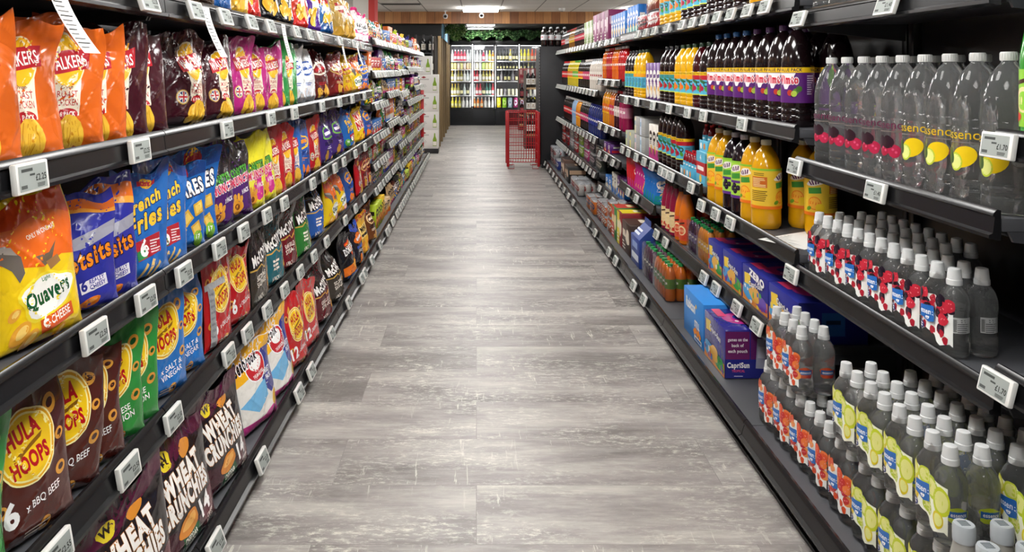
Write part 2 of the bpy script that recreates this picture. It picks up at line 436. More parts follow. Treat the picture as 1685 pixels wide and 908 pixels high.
def bag_surface(W, H, D, seed, slack=1.):
    r = np.random.RandomState(seed)
    ph = r.rand(24) * 6.28; k = r.uniform(.75, 1.25, 24); fold = r.uniform(-1, 1)
    def S0(u, v, side):
        prof = np.clip(v / .1, 0, 1) ** .5 * (1 - .93 * smooth(.42, .99, v) ** 1.25) * (1 + .1 * np.sin(3 * v * k[0] + ph[0]))
        edge = np.clip(1 - np.abs(u) ** 2.4, 0, 1) ** .62
        t = D / 2 * prof * edge
        w = W / 2 * (1 - .10 * np.clip(prof, 0, 1) + .02 * np.sin(9 * v + ph[1]) - .05 * slack * smooth(.75, 1, v) * (1 + np.sin(ph[2])))
        # ridged creases: across the slack top, fanning from the lower corners, and a few long diagonals
        top = smooth(.70, .97, v)
        cr = (1 - np.abs(np.sin(u * 4.3 * k[1] + 2.2 * v * k[2] + ph[3]))) ** 2 * .010 * top
        cr += (1 - np.abs(np.sin(u * 9 * k[3] - 3 * v + ph[4]))) ** 2 * .005 * top
        cr += (1 - np.abs(np.sin(u * 3.1 + v * 6.5 * k[4] + ph[5]))) ** 5 * .0062
        cr += (1 - np.abs(np.sin(u * 4.2 * k[5] - v * 8 + ph[6]))) ** 6 * .0058
        low = 1 - smooth(.0, .22, v)
        cr += (1 - np.abs(np.sin(u * 13 + ph[7]))) ** 2 * .004 * low
        cr += .0035 * np.sin(7 * u + ph[8]) * np.sin(11 * v + ph[9]) + (1 - np.abs(np.sin(u * 2.2 * k[7] - v * 3.4 + ph[15] + .5 * np.sin(4 * v + ph[16])))) ** 4 * .006
        y = -side * (t + cr * (edge * .8 + .2 * top) * (.4 + .6 * edge))
        y = y + (.012 * fold * slack * top ** 2 * np.sin(2.4 * u + ph[10])) + .032 * smooth(.66, 1, v) ** 2 * slack * np.sin(ph[11]) * side * side
        z = H * v * (1 - .015 * slack) + (.017 * slack * np.sin(2.1 * u * k[6] + ph[12]) + .007 * slack * np.sin(6 * u + ph[13])) * top - .004 * (1 - edge) * 0
        x = w * u + .006 * np.sin(5 * v + ph[14]) * (.3 + v)
        return np.stack([x, y, z], 1)
    return S0

def with_normals(S0, side):
    def S(u, v):
        e = .012; ua, ub = np.clip(u - e, -1, 1), np.clip(u + e, -1, 1); va, vb = np.clip(v - e, 0, 1), np.clip(v + e, 0, 1)
        P = S0(u, v, side); n = np.cross(S0(ub, v, side) - S0(ua, v, side), S0(u, vb, side) - S0(u, va, side)) * side
        n /= np.maximum(np.linalg.norm(n, axis=1), 1e-9)[:, None]
        return P, n
    return S

def bag_mesh(name, art, base, W=21., H=27.5, D=9., seed=1, back=None, mat='film', nu=34, nv=46, slack=1., art_back=None, maxlen=.8):
    """pillow bag of printed film, W x H x D cm, standing on its lower seal, front to -y"""
    mb = MB(); S0 = bag_surface(W / 100, H / 100, D / 100, seed, slack)
    uu = np.sin(np.linspace(-PI / 2, PI / 2, nu + 1)); vv = np.linspace(0, 1, nv + 1) ** 1.05
    for side in (1, -1):
        S = with_normals(S0, side)
        U, Vv = np.meshgrid(uu, vv); P, Nn = S(U.ravel(), Vv.ravel())
        Fc = []
        for j in range(nv):
            for i in range(nu):
                q = (j * (nu + 1) + i, j * (nu + 1) + i + 1, (j + 1) * (nu + 1) + i + 1, (j + 1) * (nu + 1) + i)
                Fc.append(q if side == 1 else q[::-1])
        mb.add(P, Fc, C(base) if side == 1 else C(back or base), 0, Nn)
        a = art if side == 1 else art_back
        if a:
            sg = side
            lay_on(mb, a, lambda x, y: S(np.clip(sg * x / (W / 2), -.985, .985), np.clip(y / H, .004, .994)), 0, maxlen)
    return mb.mesh(name, [M[mat]])
# ------------------------------------------------------------------ printed fronts of the snack bags
W0, H0 = 21., 27.5
def flag(a, x, y, r):
    a.ell(x, y, r, r, '#c9a24a').ell(x, y, r * .86, r * .86, '#f0e6d0').ell(x, y, r * .74, r * .74, '#21306e')
    for rot in (35, -35): a.rect(x - r * .7, y - r * .1, x + r * .7, y + r * .1, '#f4f0ea', rot)
    a.rect(x - r * .7, y - r * .2, x + r * .7, y + r * .2, '#f4f0ea').rect(x - r * .2, y - r * .68, x + r * .2, y + r * .68, '#f4f0ea')
    a.rect(x - r * .7, y - r * .1, x + r * .7, y + r * .1, '#c2202c').rect(x - r * .1, y - r * .68, x + r * .1, y + r * .68, '#c2202c')

def a_walkers(l1, l2, red='#b3202a'):
    a = Art(); x = 1.0
    a.poly([(x - 3.2, 15), (x + 3.2, 15), (x + 2.7, 7.2), (x - 2.5, 7.2)], '#efe4cf')
    a.ell(x, 18.6, 4.1, 5.6, '#f1e2b8').ell(x, 18.6, 3.75, 5.2, '#f0b71d')
    for k in range(-3, 4): a.rect(x + k * .95 - .1, 21.2, x + k * 1.0 + .1, 23.1, '#d99a12', -k * 7)
    a.poly([(x - 5.1, 15.6), (x - 5.4, 20.2), (x + 5.2, 22.0), (x + 5.0, 17.4)], '#b01f2b')
    a.text('WALKERS', x, 17.3, 2.6, '#fbf5ee', rot=9.5, w=9.3, b=.018)
    a.text('Oven', x - .2, 13, .8, '#8a5a3c', shear=.3)
    a.text(l1, x, 11.2, 1.35, red, w=4.6 if len(l1) > 4 else 3.6, b=.01).text(l2, x, 9.4, 1.35, red, w=4.6, b=.01)
    a.ell(x + .1, 7.6, 2.3, 1.25, red).text('6 PACK', x + .1, 7.15, .95, '#fff3e8', w=3.4, b=.03)
    flag(a, x - 5.6, 8.3, 2.25)
    for i, (dx, dy, r, ro) in enumerate(((-1.8, 2.6, 3.1, 62), (-.2, 3.4, 3.3, 78), (1.6, 3.0, 3.2, 104), (.4, 2.0, 2.6, 85))): a.crisp(x + dx, dy + .8, r, ro)
    return a

def a_quavers():
    a = Art()
    a.poly([(-11, 28), (-11, 17.4), (-5, 15.5), (0, 14.6), (6, 16), (11, 15.2), (11, 28)], '#e5661b')
    a.poly([(-11, 28), (-11, 24), (-4, 23), (4, 25), (11, 23.2), (11, 28)], '#d8481a')
    a.poly([(-11, 20.6), (-7, 20.2), (-4.4, 17.6), (-4.6, 14.4), (-6.2, 12.8), (-7.2, 15.4), (-11, 18.8)], '#6a625c')
    a.poly([(-10.5, 20.6), (-6, 19.8), (-5, 18), (-10.5, 19.6)], '#a79d96')
    a.poly([(-1.4, 16.9), (2.4, 17.0), (5.2, 19.0), (3.0, 15.9), (.4, 14.6)], '#6b5a4a')
    a.poly([(1, 15.4), (4.6, 16.2), (5.2, 14.7), (1.8, 13.6)], '#9c7148')
    a.text('ONLY IN CINEMAS', 1.8, 21.0, .85, '#f6ead8', rot=10, w=7.6, b=.03)
    a.blob(.5, 9.2, 8.0, 4.3, '#f4dd38', 4, .16, 26, 8).blob(.5, 9.2, 7.2, 3.7, '#f6f6f0', 4, .16, 26, 8)
    a.text('Quavers', .5, 8.0, 3.0, '#14532d', rot=9, w=12.3, b=.05)
    a.text('Light', .3, 12.0, .8, '#3c7a4c', rot=9)
    a.rect(-2.6, 2.7, 6.8, 5.4, '#d9571f', 9).text('6', -1.2, 3.1, 2.2, '#fff6ea', rot=9, b=.03).text('CHEESE', 2.9, 3.6, 1.6, '#fff6ea', rot=9, w=6., b=.03)
    for x, y, r in ((-7.2, 3.4, 2.6), (-5, 1.8, 2.2), (3, 1.4, 1.6), (-8.2, 7, 1.5)): a.ell(x, y, r, r * .6, '#e9a83c', 40).ell(x + .2, y + .2, r * .6, r * .3, '#f6cf72', 40)
    return a

def a_wotsits():
    a = Art()
    a.poly([(-11, 27.5), (-11, 24.6), (11, 21.8), (11, 24.8)], '#e8701f').poly([(-11, 24.9), (-11, 23.8), (11, 21), (11, 22.2)], '#f3a33c')
    a.poly([(-11, 15.2), (-2, 16.2), (11, 19.4), (11, 16.5), (0, 13.8), (-11, 13.6)], '#9a9aa8')
    a.text('Wotsits', 0, 9.3, 4.0, '#ef8d1d', rot=13, w=18.5, b=.035, out='#2a1430', ow=.06)
    a.rect(-.6, 4.4, 6.8, 7.0, '#e9e6f2', 9)
    a.text('6', .6, 4.6, 2.2, '#2b3190', rot=9, b=.05).text('REALLY', 4, 6.1, .95, '#2b3190', rot=9, w=4.2, b=.03).text('CHEESY', 4.2, 4.9, .95, '#2b3190', rot=9, w=4.4, b=.03)
    for x, y, ro in ((-4.5, 5.0, 70), (-6.5, 2.8, 30), (2, 1.9, 10), (-2.5, 1.6, -25)): a.blob(x, y, 2.7, 1.05, '#e5781f', 2, .1, 16, ro).blob(x, y + .25, 1.9, .4, '#f6a850', 3, .1, 12, ro)
    return a

def a_fries():
    a = Art()
    a.poly([(-11, 27.5), (-11, 23), (11, 24.5), (11, 27.5)], '#16408f')
    a.text('French', .3, 17.4, 3.1, '#f2c531', rot=14, w=13.4, b=.05, shear=.2, out='#12356e', ow=.07)
    a.text('Fries', .6, 12.4, 4.0, '#f2c531', rot=14, w=13, b=.05, shear=.2, out='#12356e', ow=.07)
    a.rect(-3.6, 5.2, 5.6, 10.2, '#b02736', 8).rect(-3.4, 5.0, 0, 7.4, '#2d8a4e', 8)
    a.text('6', -.6, 5.8, 3.9, '#ffffff', rot=8, b=.06).lines(1.5, 6, 5.6, 9.6, 5, '#f2dfe2', 2)
    a.ell(-6.4, 4.4, 2.5, 2.5, '#7dba3a').ell(-6.4, 4.4, 2.2, 2.2, '#4f9e3a').text('78', -6.4, 4.2, 1.5, '#ffffff', b=.03)
    for x, y, ro in ((-1.5, 1.6, 50), (1.4, 2.1, 62), (3.4, 1.6, 40)): a.rect(x - 2.6, y - .5, x + 2.6, y + .4, '#e9c77a', ro)
    a.ell(1.2, 24.6, 2.6, 1.7, '#efb51e').rect(-2, 23.9, 4.4, 25.4, '#b01f2b', 4)
    return a

def a_squares():
    a = Art()
    a.poly([(-11, 27.5), (-11, 22.4), (0, 21.4), (11, 23.2), (11, 27.5)], '#123f86')
    a.rect(-2.6, 22.3, 3.4, 26, '#b01f2b', 6).ell(.4, 24.6, 2.6, 2.5, '#efb51e').rect(-2.7, 23.4, 3.5, 25.4, '#b01f2b', 6)
    a.text('SQUARES', 0, 15.6, 4.3, '#f4f4f2', rot=9, w=18.4, b=.06, out='#1a2340', ow=.08)
    for i, (x, y, ro) in enumerate(((-5.5, 9, 20), (1.5, 9.6, 40), (6, 12, 15), (-1.5, 5.6, 60), (5.4, 6, 25))): a.rect(x - 1.9, y - 1.9, x + 1.9, y + 1.9, '#d7a93c', ro).rect(x - 1.3, y - 1.3, x + 1.3, y + 1.3, '#edc963', ro)
    a.ell(6, 3, 2.1, 2.4, '#7dba3a').text('17', 6, 2.7, 1.5, '#ffffff', b=.03)
    a.text('6 x 27g', -3.6, 2.0, 1.3, '#ffffff', b=.02)
    return a

def a_munch(yellow=False):
    a = Art()
    if yellow:
        a.poly([(-11, 11), (-11, 7), (11, 9), (11, 12.5)], '#f0ea4a')
        a.blob(3.5, 8.6, 3.6, 5.6, '#d0348c', 5, .22, 20, 12).blob(3.5, 8.4, 1.6, 2.2, '#e86aae', 2)
    else:
        a.poly([(-11, 27.5), (-11, 16.6), (-3, 17.8), (3, 16.4), (11, 18), (11, 27.5)], '#1a151f')
        a.poly([(-11, 16.6), (-3, 17.8), (3, 16.4), (11, 18), (11, 16.2), (3, 15), (-3, 16), (-11, 15)], '#5b2b77')
        a.ell(-6.5, 10, 3.6, 3.6, '#5d2f7d').ell(-6.3, 10.1, 2.3, 2.3, '#6c3a90')
    a.text('MONSTER', 1.5, 15.0, 2.5, '#4f9e3a', rot=7, w=12.5, b=.07, out='#0e2a14', ow=.08)
    a.text('MUNCH', 2.2, 12.0, 2.6, '#d5365c', rot=7, w=11.2, b=.07, out='#f4e8ee', ow=.07)
    a.text('6 PACK', 5, 8.4, 1.5, '#f6f2f6', rot=6, w=5.2, b=.04)
    x, y = -1.2, 4.4
    a.blob(x, y, 3.4, 2.7, '#e39a2d', 3, .08, 20, 10).ell(x, y - .2, 1.5, 1.1, '#7a3f16')
    for dx, dy in ((-2.6, 2.2), (-.8, 3.2), (1.2, 3.2), (2.8, 2.3)): a.ell(x + dx, y + dy, .85, 1.3, '#e8a63a', -dx * 10)
    return a

def a_niknaks():
    a = Art()
    for x, y, ro in ((-4, 4, 50), (2, 3, 30), (5, 5, 70)): a.blob(x, y, 3, .9, '#c87f1f', 3, .2, 16, ro)
    a.text('NIK', -1.5, 17.6, 5.0, '#c9201f', rot=12, w=11, b=.09, out='#f8f4ea', ow=.1)
    a.text('NAKS', .5, 11.4, 5.0, '#c9201f', rot=12, w=15, b=.09, out='#f8f4ea', ow=.1)
    a.rect(2, 6.2, 8, 8.6, '#c9201f', 10)
    return a

def a_hoops(lines, n='6', dark='#43160f'):
    a = Art()
    for x, y, r in ((-7.8, 21.5, 1.3), (6.8, 22.6, 1.4), (-8, 8, 1.3), (7.4, 10.4, 1.3), (2, 1.8, 1.3), (8, 17, 1.1)):
        a.ell(x, y, r * 1.2, r, '#d99a3a', 20).ell(x + .1, y + .1, r * .65, r * .45, dark, 20)
    a.poly([(-5.5, 23.5), (-3.6, 25.4), (-2.6, 23.2), (-4.2, 21.6)], '#dda23f')
    o = [(-6.8, 16.8), (-6.2, 20.6), (-3.4, 23.2), (1, 23.9), (5, 22.8), (6.4, 19.8), (6, 16.4), (5.2, 13.6), (2.4, 11.4), (-1, 10.9), (-4.4, 12.0), (-6.0, 14.2)]
    def sc(k): return [(x * k - .1 * (1 - k), 17.3 + (y - 17.3) * k) for x, y in o]
    a.spline(sc(1.08), '#fff3b0').spline(sc(1.03), '#e8a91c').spline(sc(.96), '#fff0a0').spline(sc(.9), '#f4c81e')
    a.poly([(-3.8, 16.5), (3.8, 19.2), (3.2, 18.2), (-2.6, 16.1)], '#8a5a10')
    a.text('HULA', -.4, 18.9, 2.9, '#b3151d', rot=10, w=8.2, b=.06).text('HOOPS', .2, 13.6, 2.9, '#b3151d', rot=10, w=9.2, b=.06)
    a.text(n, -5.6, 4.6, 4.4, '#ffffff', rot=8, b=.05)
    for i, l in enumerate(lines): a.text(l, 2.1, 7.0 - 2.0 * i - (.6 if len(lines) == 1 else 0), 1.5, '#ffffff', rot=8, w=9.2 if len(l) > 6 else 7, b=.01)
    a.lines(-3, 1.4, 5, 2.8, 2, '#e9ded2', 3)
    return a

def a_mccoys(col, l1, l2, top=None):
    a = Art()
    a.poly([(-11, 27.5), (-11, 20.5), (11, 23.0), (11, 27.5)], top or '#15181a')
    a.poly([(-11, 20.4), (-11, 14.2), (11, 17.6), (11, 22.9)], '#14110f')
    a.text("McCOY'S", .2, 16.4, 3.7, '#f4f2ee', rot=9, w=18, b=.06)
    g = [(-11, 14.2), (-6, 14.0), (-2, 15.2), (1, 13.6), (5, 15.6), (11, 17.6)]
    a.poly(g + [(x, y - .6) for x, y in reversed(g)], '#c9a24a')
    a.poly([(x, y - .6) for x, y in g] + [(11, -.2), (-11, -.2)], col)
    for x, y, ro in ((6.4, 9.5, 80), (7.3, 5.5, 100)): a.crisp(x, y, 3.2, ro, '#d99a33', '#a56a1b')
    a.text(l1, -2, 9.8, 1.8, '#f4ede2', rot=6, w=9, b=.03).text(l2, -2, 7.4, 1.8, '#f4ede2', rot=6, w=9, b=.03) if l1 else a.lines(-6, 6.6, 2.5, 11.4, 3, '#f4ede2', 4, .6)
    a.text('6 PACK', -4, 2.2, 1.7, '#f4ede2', rot=6, w=5, b=.03)
    return a

def a_wheat():
    a = Art()                                           # 30 x 33
    a.poly([(-17, 33), (-17, 25), (-4, 23.5), (3, 26.5), (17, 28), (17, 33)], '#4d1030')
    a.blob(-6.5, 26.5, 3, 2.4, '#e5cf2c', 2, .15, 18).text('W', -6.5, 25.5, 2.4, '#20140c', rot=8, b=.05)
    a.blob(3.6, 25.8, 3.4, 2.0, '#d58a2a', 8, .1, 18, 10)
    a.poly([(-16, 9.5), (-16, -.2), (17, -.2), (17, 9), (4, 6.0)], '#3c0e20')
    a.poly([(-7, -.2), (-5, 8.2), (2, 6.4), (5, -.2)], '#12592f')
    a.poly([(5, -.2), (8, 9.4), (16, 11), (16, -.2)], '#5d1426')
    a.text('WHEAT', -.8, 17.6, 5.0, '#f8f5ef', rot=5, w=21, b=.075, shear=-.12, out='#b4783c', ow=.03)
    a.text('CRUNCHIES', 0, 11.2, 5.2, '#f8f5ef', rot=5, w=26, b=.075, shear=-.12, out='#b4783c', ow=.03)
    a.blob(-2.0, 7.0, 5.4, 2.6, '#cf7f22', 6, .1, 22, 14).blob(-1.6, 7.5, 3.8, 1.3, '#e5a648', 6, .1, 18, 14)
    a.text('14', 8.4, 5.2, 4.8, '#ffffff', rot=8, b=.06)
    a.text('CHEDDAR', -2.0, 2.7, 1.4, '#f3efe4', rot=5, w=6.4, b=.03).text('& ONION', -1.8, .9, 1.4, '#f3efe4', rot=5, w=6, b=.03)
    a.text('CRISPY', 10.8, 3.0, 1.1, '#f3efe4', rot=5, w=5, b=.02).text('BACON', 10.8, 1.5, 1.1, '#f3efe4', rot=5, w=5, b=.02)
    return a

def a_seabrook():
    a = Art()                                           # 30 x 33
    a.poly([(-16, 33), (-16, 17.5), (-4, 19.5), (6, 20.5), (10, 24), (16, 24), (16, 33)], '#f3b41b')
    a.poly([(3, 20), (8, 27.5), (16, 28.5), (16, 12), (9, 9), (4, 13)], '#23298a')
    a.poly([(-13, 10.5), (5, 16), (6, 9.2), (-3, 5.4)], '#6fb7e6')
    a.poly([(-16, 3.6), (0, 3.0), (16, 5.5), (16, -.2), (-16, -.2)], '#c63a8e')
    a.ell(1.2, 22.2, 7.6, 6.0, '#ffffff', 8).ell(1.2, 22.2, 7.1, 5.5, '#c4232d', 8).ell(1.6, 23.4, 4.8, 2.9, '#f6f4f2', 8)
    a.text('THE BRADFORD', 1.8, 18.2, 1.2, '#fbeeee', rot=8, w=8, b=.03)
    a.text('Seabrook', -4.2, 23.2, 4.2, '#111018', rot=9, w=17, b=.05, shear=.3, out='#ffffff', ow=.1)
    a.text('VARIETY', 8.8, 17.3, 1.9, '#ffffff', rot=4, w=7.4, b=.03).text('PACK', 8.8, 14.8, 1.9, '#ffffff', rot=4, w=5, b=.03)
    a.crisp(11, 6.6, 3.2, 70); a.ell(9.2, 2.2, 1.8, 1.6, '#8d2468')
    return a

def a_doritos():
    a = Art()
    a.poly([(-11, 27.5), (-11, 22), (11, 25), (11, 27.5)], '#2a2a30')
    a.poly([(-6, 21.2), (7, 23.2), (1, 13)], '#d9401f').poly([(-4, 20.6), (5.6, 22), (1, 14.6)], '#f08a1c')
    a.text('DORITOS', 0, 16.2, 3.6, '#f6f6f4', rot=7, w=18, b=.06, out='#111015', ow=.1)
    a.poly([(-11, 8), (11, 10.5), (11, 5), (-11, 3)], '#e2731f').rect(-9, 1.2, 6, 3.4, '#2b56b0', 5)
    a.poly([(-3, 9), (4, 11.5), (3, 4)], '#eaa43a')
    return a

def a_generic(c, seed, name=None):
    """snack packet with a title block, a band and a pile of crisps; short illegible print only"""
    r = random.Random(seed); a = Art()
    a.poly([(-11, 27.5), (-11, 22 + r.uniform(-1, 2)), (0, 21), (11, 23 + r.uniform(-1, 2)), (11, 27.5)], c[1])
    a.blob(0, 17, 7.5, 3.6, c[2], seed, .12, 20, 8).blob(0, 17, 6.3, 2.7, c[0], seed, .12, 20, 8)
    a.rect(-5, 16.2, 5, 17.9, c[3], 8)
    a.rect(-6, 10.6, 6, 12.6, c[1], 5).lines(-4, 8.2, 4, 10, 2, c[3], seed)
    for i in range(4): a.crisp(r.uniform(-4.5, 4.5), r.uniform(2.4, 6), r.uniform(2.2, 3), r.uniform(40, 120), c[4] if len(c) > 4 else '#e3b044')
    return a

def a_clear(c, seed):
    r = random.Random(seed); a = Art()
    a.poly([(-11, 8), (11, 9), (11, -.2), (-11, -.2)], c[0])
    a.ell(0, 20, 5, 4, c[1]).rect(-6, 18.6, 6, 21.4, c[2], 6)
    a.poly([(-2.4, 16.6), (2.4, 16.6), (2, 11), (-2, 11)], '#efe4cf')
    for i in range(5): a.crisp(r.uniform(-4, 4), r.uniform(5, 11), r.uniform(2.8, 3.6), r.uniform(60, 120))
    return a

BAGS = {}
def bag(kind):
    """the mesh of a kind of bag, made once; -> mesh, W, D (cm)"""
    if kind in BAGS: return BAGS[kind]
    k = kind.rstrip('23'); v = kind[len(k):]; sd = sum(map(ord, kind)) % 997
    def mk(art, base, W=W0, H=H0, D=10.5, **kw): return (bag_mesh('bag_film', art, base, W, H, D, sd, **kw), W, D)
    b = None
    if k == 'orange': b = mk(a_walkers('ROAST', 'CHICKEN'), '#d9641c')
    elif k == 'maroon': b = mk(a_walkers('SMOKY', 'BACON'), '#3d0f1c')
    elif k == 'pink': b = mk(a_walkers('PRAWN', 'COCKTAIL'), '#ad2277')
    elif k == 'green': b = mk(a_walkers('SALT &', 'VINEGAR', '#1f7a3c'), '#1f8a3f')
    elif k == 'red': b = mk(a_walkers('READY', 'SALTED'), '#b8141f')
    elif k == 'bluecrisp': b = mk(a_walkers('CHEESE', '& ONION', '#1b4fa0'), '#1f63b8')
    elif k == 'quavers': b = mk(a_quavers(), '#f0cb1c', 23, 29.5, 12)
    elif k == 'quaversmall': b = mk(a_quavers(), '#f0cb1c', 23, 29.5, 12)
    elif k == 'wotsits': b = mk(a_wotsits(), '#2c3196')
    elif k == 'fries': b = mk(a_fries(), '#1d66b8')
    elif k == 'squares': b = mk(a_squares(), '#1a63b4')
    elif k == 'munch': b = mk(a_munch(), '#4a1d66')
    elif k == 'munchyellow': b = mk(a_munch(True), '#e6dc2a')
    elif k == 'niknaks': b = mk(a_niknaks(), '#f2ca1a')
    elif k == 'hoopbrown': b = mk(a_hoops(['x BBQ BEEF']), '#4d1e18', 22, 27.5, 10.5)
    elif k == 'hoopgreen': b = mk(a_hoops(['CHEESE', '& ONION'], dark='#14501f'), '#2c8a3a')
    elif k == 'hoopblue': b = mk(a_hoops(['x SALT &', 'VINEGAR'], dark='#123e7a'), '#1f6fc0')
    elif k == 'hoopred': b = mk(a_hoops(['x ORIGINAL'], dark='#6d0f12'), '#b5161c')
    elif k == 'hooptwelve': b = mk(a_hoops(['x ORIGINAL'], '12', dark='#6d0f12'), '#c01a20', 25, 30, 11)
    elif k == 'mcblack': b = mk(a_mccoys('#3a342c', 'SIZZLING', 'SAUSAGE'), '#1c1a18')
    elif k == 'mcteal': b = mk(a_mccoys('#1f6470', '', '', '#17343a'), '#1f6470')
    elif k == 'mcmaroon': b = mk(a_mccoys('#6a1420', 'FLAME GRILLED', 'STEAK'), '#6a1420')
    elif k == 'mcgreen': b = mk(a_mccoys('#2f7d34', '', ''), '#2f7d34')
    elif k == 'mcblue': b = mk(a_mccoys('#2a5cae', '', ''), '#2a5cae')
    elif k == 'steak': b = mk(a_mccoys('#5d1520', 'GRILLED', 'STEAK', '#1a0f10'), '#5d1520', 25, 30, 11)
    elif k == 'wheat': b = mk(a_wheat(), '#150d10', 34, 33, 14, mat='film')
    elif k == 'seabrook': b = mk(a_seabrook(), '#eceae4', 30, 33, 14)
    elif k == 'doritos': b = mk(a_doritos(), '#17161b', 24, 29, 10)
    elif k == 'silver': b = mk(a_generic(['#dfe3e8', '#eef0f2', '#2a4f9c', '#2a4f9c', '#c9d2de'], 3), '#d9dde2', mat='film')
    elif k == 'bacon': b = mk(a_generic(['#7a1f24', '#4a1518', '#efe4cf', '#b3202a'], 5), '#5a1a1c')
    elif k == 'redbrown': b = mk(a_generic(['#8a1c1f', '#6a1214', '#d7b06a', '#f0d8a0'], 6), '#8a2020')
    elif k == 'yellowcorn': b = mk(a_generic(['#f0c61c', '#e5b014', '#e0702a', '#b3202a', '#e0852a'], 7), '#efc31b')
    elif k == 'bluecorn': b = mk(a_generic(['#2b56a8', '#1f3f86', '#f0b71d', '#ef8d1d', '#e5781f'], 8), '#2b56a8')
    elif k == 'purplenut': b = mk(a_generic(['#4a2a80', '#2a1a50', '#6fb04a', '#f0e6f4', '#b98a3a'], 9), '#3d2470')
    elif k == 'redsalt': b = mk(a_generic(['#b8141f', '#e8e0da', '#f4ece8', '#b8141f', '#e8c08a'], 10), '#c01c24')
    elif k == 'clearblue': b = mk(a_clear(['#1a4f8f', '#efb51e', '#b01f2b'], 11), '#2460a4')
    elif k == 'clearred': b = mk(a_clear(['#c4231f', '#efb51e', '#b01f2b'], 12), '#b5301f')
    elif k == 'clearblack': b = mk(a_clear(['#17171c', '#3a3a40', '#c9a24a'], 13), '#1b1b20')
    elif k == 'clearpurple': b = mk(a_clear(['#4a1f86', '#efb51e', '#b01f2b'], 14), '#47207c')
    elif k == 'cleargold': b = mk(a_clear(['#c9982c', '#b01f2b', '#efe4cf'], 15), '#bf9a4a')
    elif k == 'cleardark': b = mk(a_clear(['#3a2a20', '#c9a24a', '#6a1a1a'], 16), '#5a4a3c')
    elif k == 'mini': b = mk(a_mini(), '#e9b233')
    elif k == 'cocoa': b = mk(a_generic(['#5a3018', '#3a1c0e', '#e8c890', '#f6e6c8', '#d9a24a'], 18), '#6a3a1c')
    elif k == 'orangeblue': b = mk(a_generic(['#e2701c', '#2b4fae', '#e2701c', '#f4f0ea', '#e2701c'], 19), '#20202a')
    elif k == 'popcorn': b = mk(a_popcorn(), '#d8377c', 17, 24, 8)
    elif k == 'hoopyellow': b = mk(a_hoops(['x BBQ BEEF'], dark='#4a2a10'), '#8a5a1c', 22, 27.5, 10.5)
    BAGS[kind] = b
    return b

def a_mini():
    a = Art()
    for x, y, ro in ((-6, 4, 20), (-1, 3, 60), (5, 5, 35), (2, 7, 80), (-5, 8, 50)): a.blob(x, y, 2.6, 1.5, '#d98a2a', 3, .1, 14, ro)
    a.rect(-9, 12, 9, 20, '#f4d27a', 8).text('MINI', 0, 16.2, 3.0, '#1c1410', rot=8, w=11, b=.06).rect(-6, 13, 6, 14.6, '#1c1410', 8)
    a.poly([(-11, 27.5), (-11, 24), (11, 25.5), (11, 27.5)], '#c43a1c')
    return a

def a_popcorn():
    a = Art()
    for y in (4.5, 12, 19.5): a.rect(-9, y - 2.4, 9, y + 2.4, '#f4eef0')
    a.blob(0, 12.5, 6.4, 5, '#ffffff', 3, .1, 18).text('BI', -2.4, 11.6, 2.8, '#1a1216', rot=5, b=.06).text('XIC', 2.2, 11.6, 2.8, '#1a1216', rot=5, b=.06).rect(-4, 9.4, 4, 10, '#1a1216', 5)
    return a

# ------------------------------------------------------------------ small generic packets for the far bays
PACKS = {}
PAL = ['#c4202a', '#e06a1c', '#f0c41c', '#2f8a3c', '#1f6fc0', '#2c3196', '#5a1f7a', '#c62f86', '#1a8a8a', '#5a2a16', '#17161b', '#e9e4da', '#b9cf2a', '#d9b98a', '#7a1426']
CNAME = dict(zip(PAL, ['red', 'orange', 'yellow', 'green', 'blue', 'navy', 'purple', 'pink', 'teal', 'brown', 'black', 'white', 'lime', 'tan', 'maroon']))
def packet(ci, cj, shape):
    """shape 0 soft pouch 11x17, 1 upright box 9x18, 2 squat box 15x11, 3 long biscuit box 19x8, 4 tray of bars"""
    key = (ci, cj, shape)
    if key in PACKS: return PACKS[key]
    a_, b_ = PAL[ci], PAL[cj]; r = random.Random(ci * 31 + cj * 7 + shape); a = Art()
    W, H, D = [(12, 17, 5), (9, 18, 5), (15, 11, 7), (19, 8, 7), (15, 9, 14)][shape]
    h = W / 2
    ink = '#f4f0ea' if ci not in (2, 11, 12, 13) else '#2a1a16'
    a.rect(-h, H * .0, h, H * .3, b_) if r.random() < .6 else a.blob(0, H * .3, h * .75, H * .24, b_, ci + cj)
    a.blob(0, H * .66, h * .74, H * .15, ink, cj, .1, 16, 6).rect(-h * .5, H * .61, h * .5, H * .7, a_, 5)
    a.ell(r.uniform(-.4, .4) * h, H * .28, h * .38, H * .13, '#e3b044' if cj != 2 else '#b3202a', 30).ell(r.uniform(-.5, .5) * h, H * .2, h * .26, H * .1, ink)
    a.lines(-h * .6, H * .42, h * .6, H * .52, 2, ink, ci)
    if shape == 0:
        me = bag_mesh('packet', a, a_, W, H, D, ci * 3 + cj, nu=10, nv=14, slack=.7, maxlen=2.5)
    else:
        mb = MB(); mb.cbox(-h / 100, h / 100, -D / 200, D / 200, 0, H / 100, C(a_), .002, seg=1)
        lay_on(mb, a, plane_S((0, -D / 200, 0), (1, 0, 0), (0, 0, 1)), 0, 99)
        s = Art(); s.rect(-D * .4, H * .1, D * .4, H * .34, b_).rect(-D * .3, H * .55, D * .3, H * .72, ink)
        lay_on(mb, s, plane_S((-h / 100, 0, 0), (0, -1, 0), (0, 0, 1)), 0, 99); lay_on(mb, s, plane_S((h / 100, 0, 0), (0, 1, 0), (0, 0, 1)), 0, 99)
        me = mb.mesh('packet', [M['card']])
    PACKS[key] = (me, W / 100, H / 100, D / 100)
    return PACKS[key]

# ------------------------------------------------------------------ bottles, cans and cartons
def liq(name, prof, cfun, mat, n=24): return MB().lathe(prof, cfun, n).mesh(name, [M[mat]])

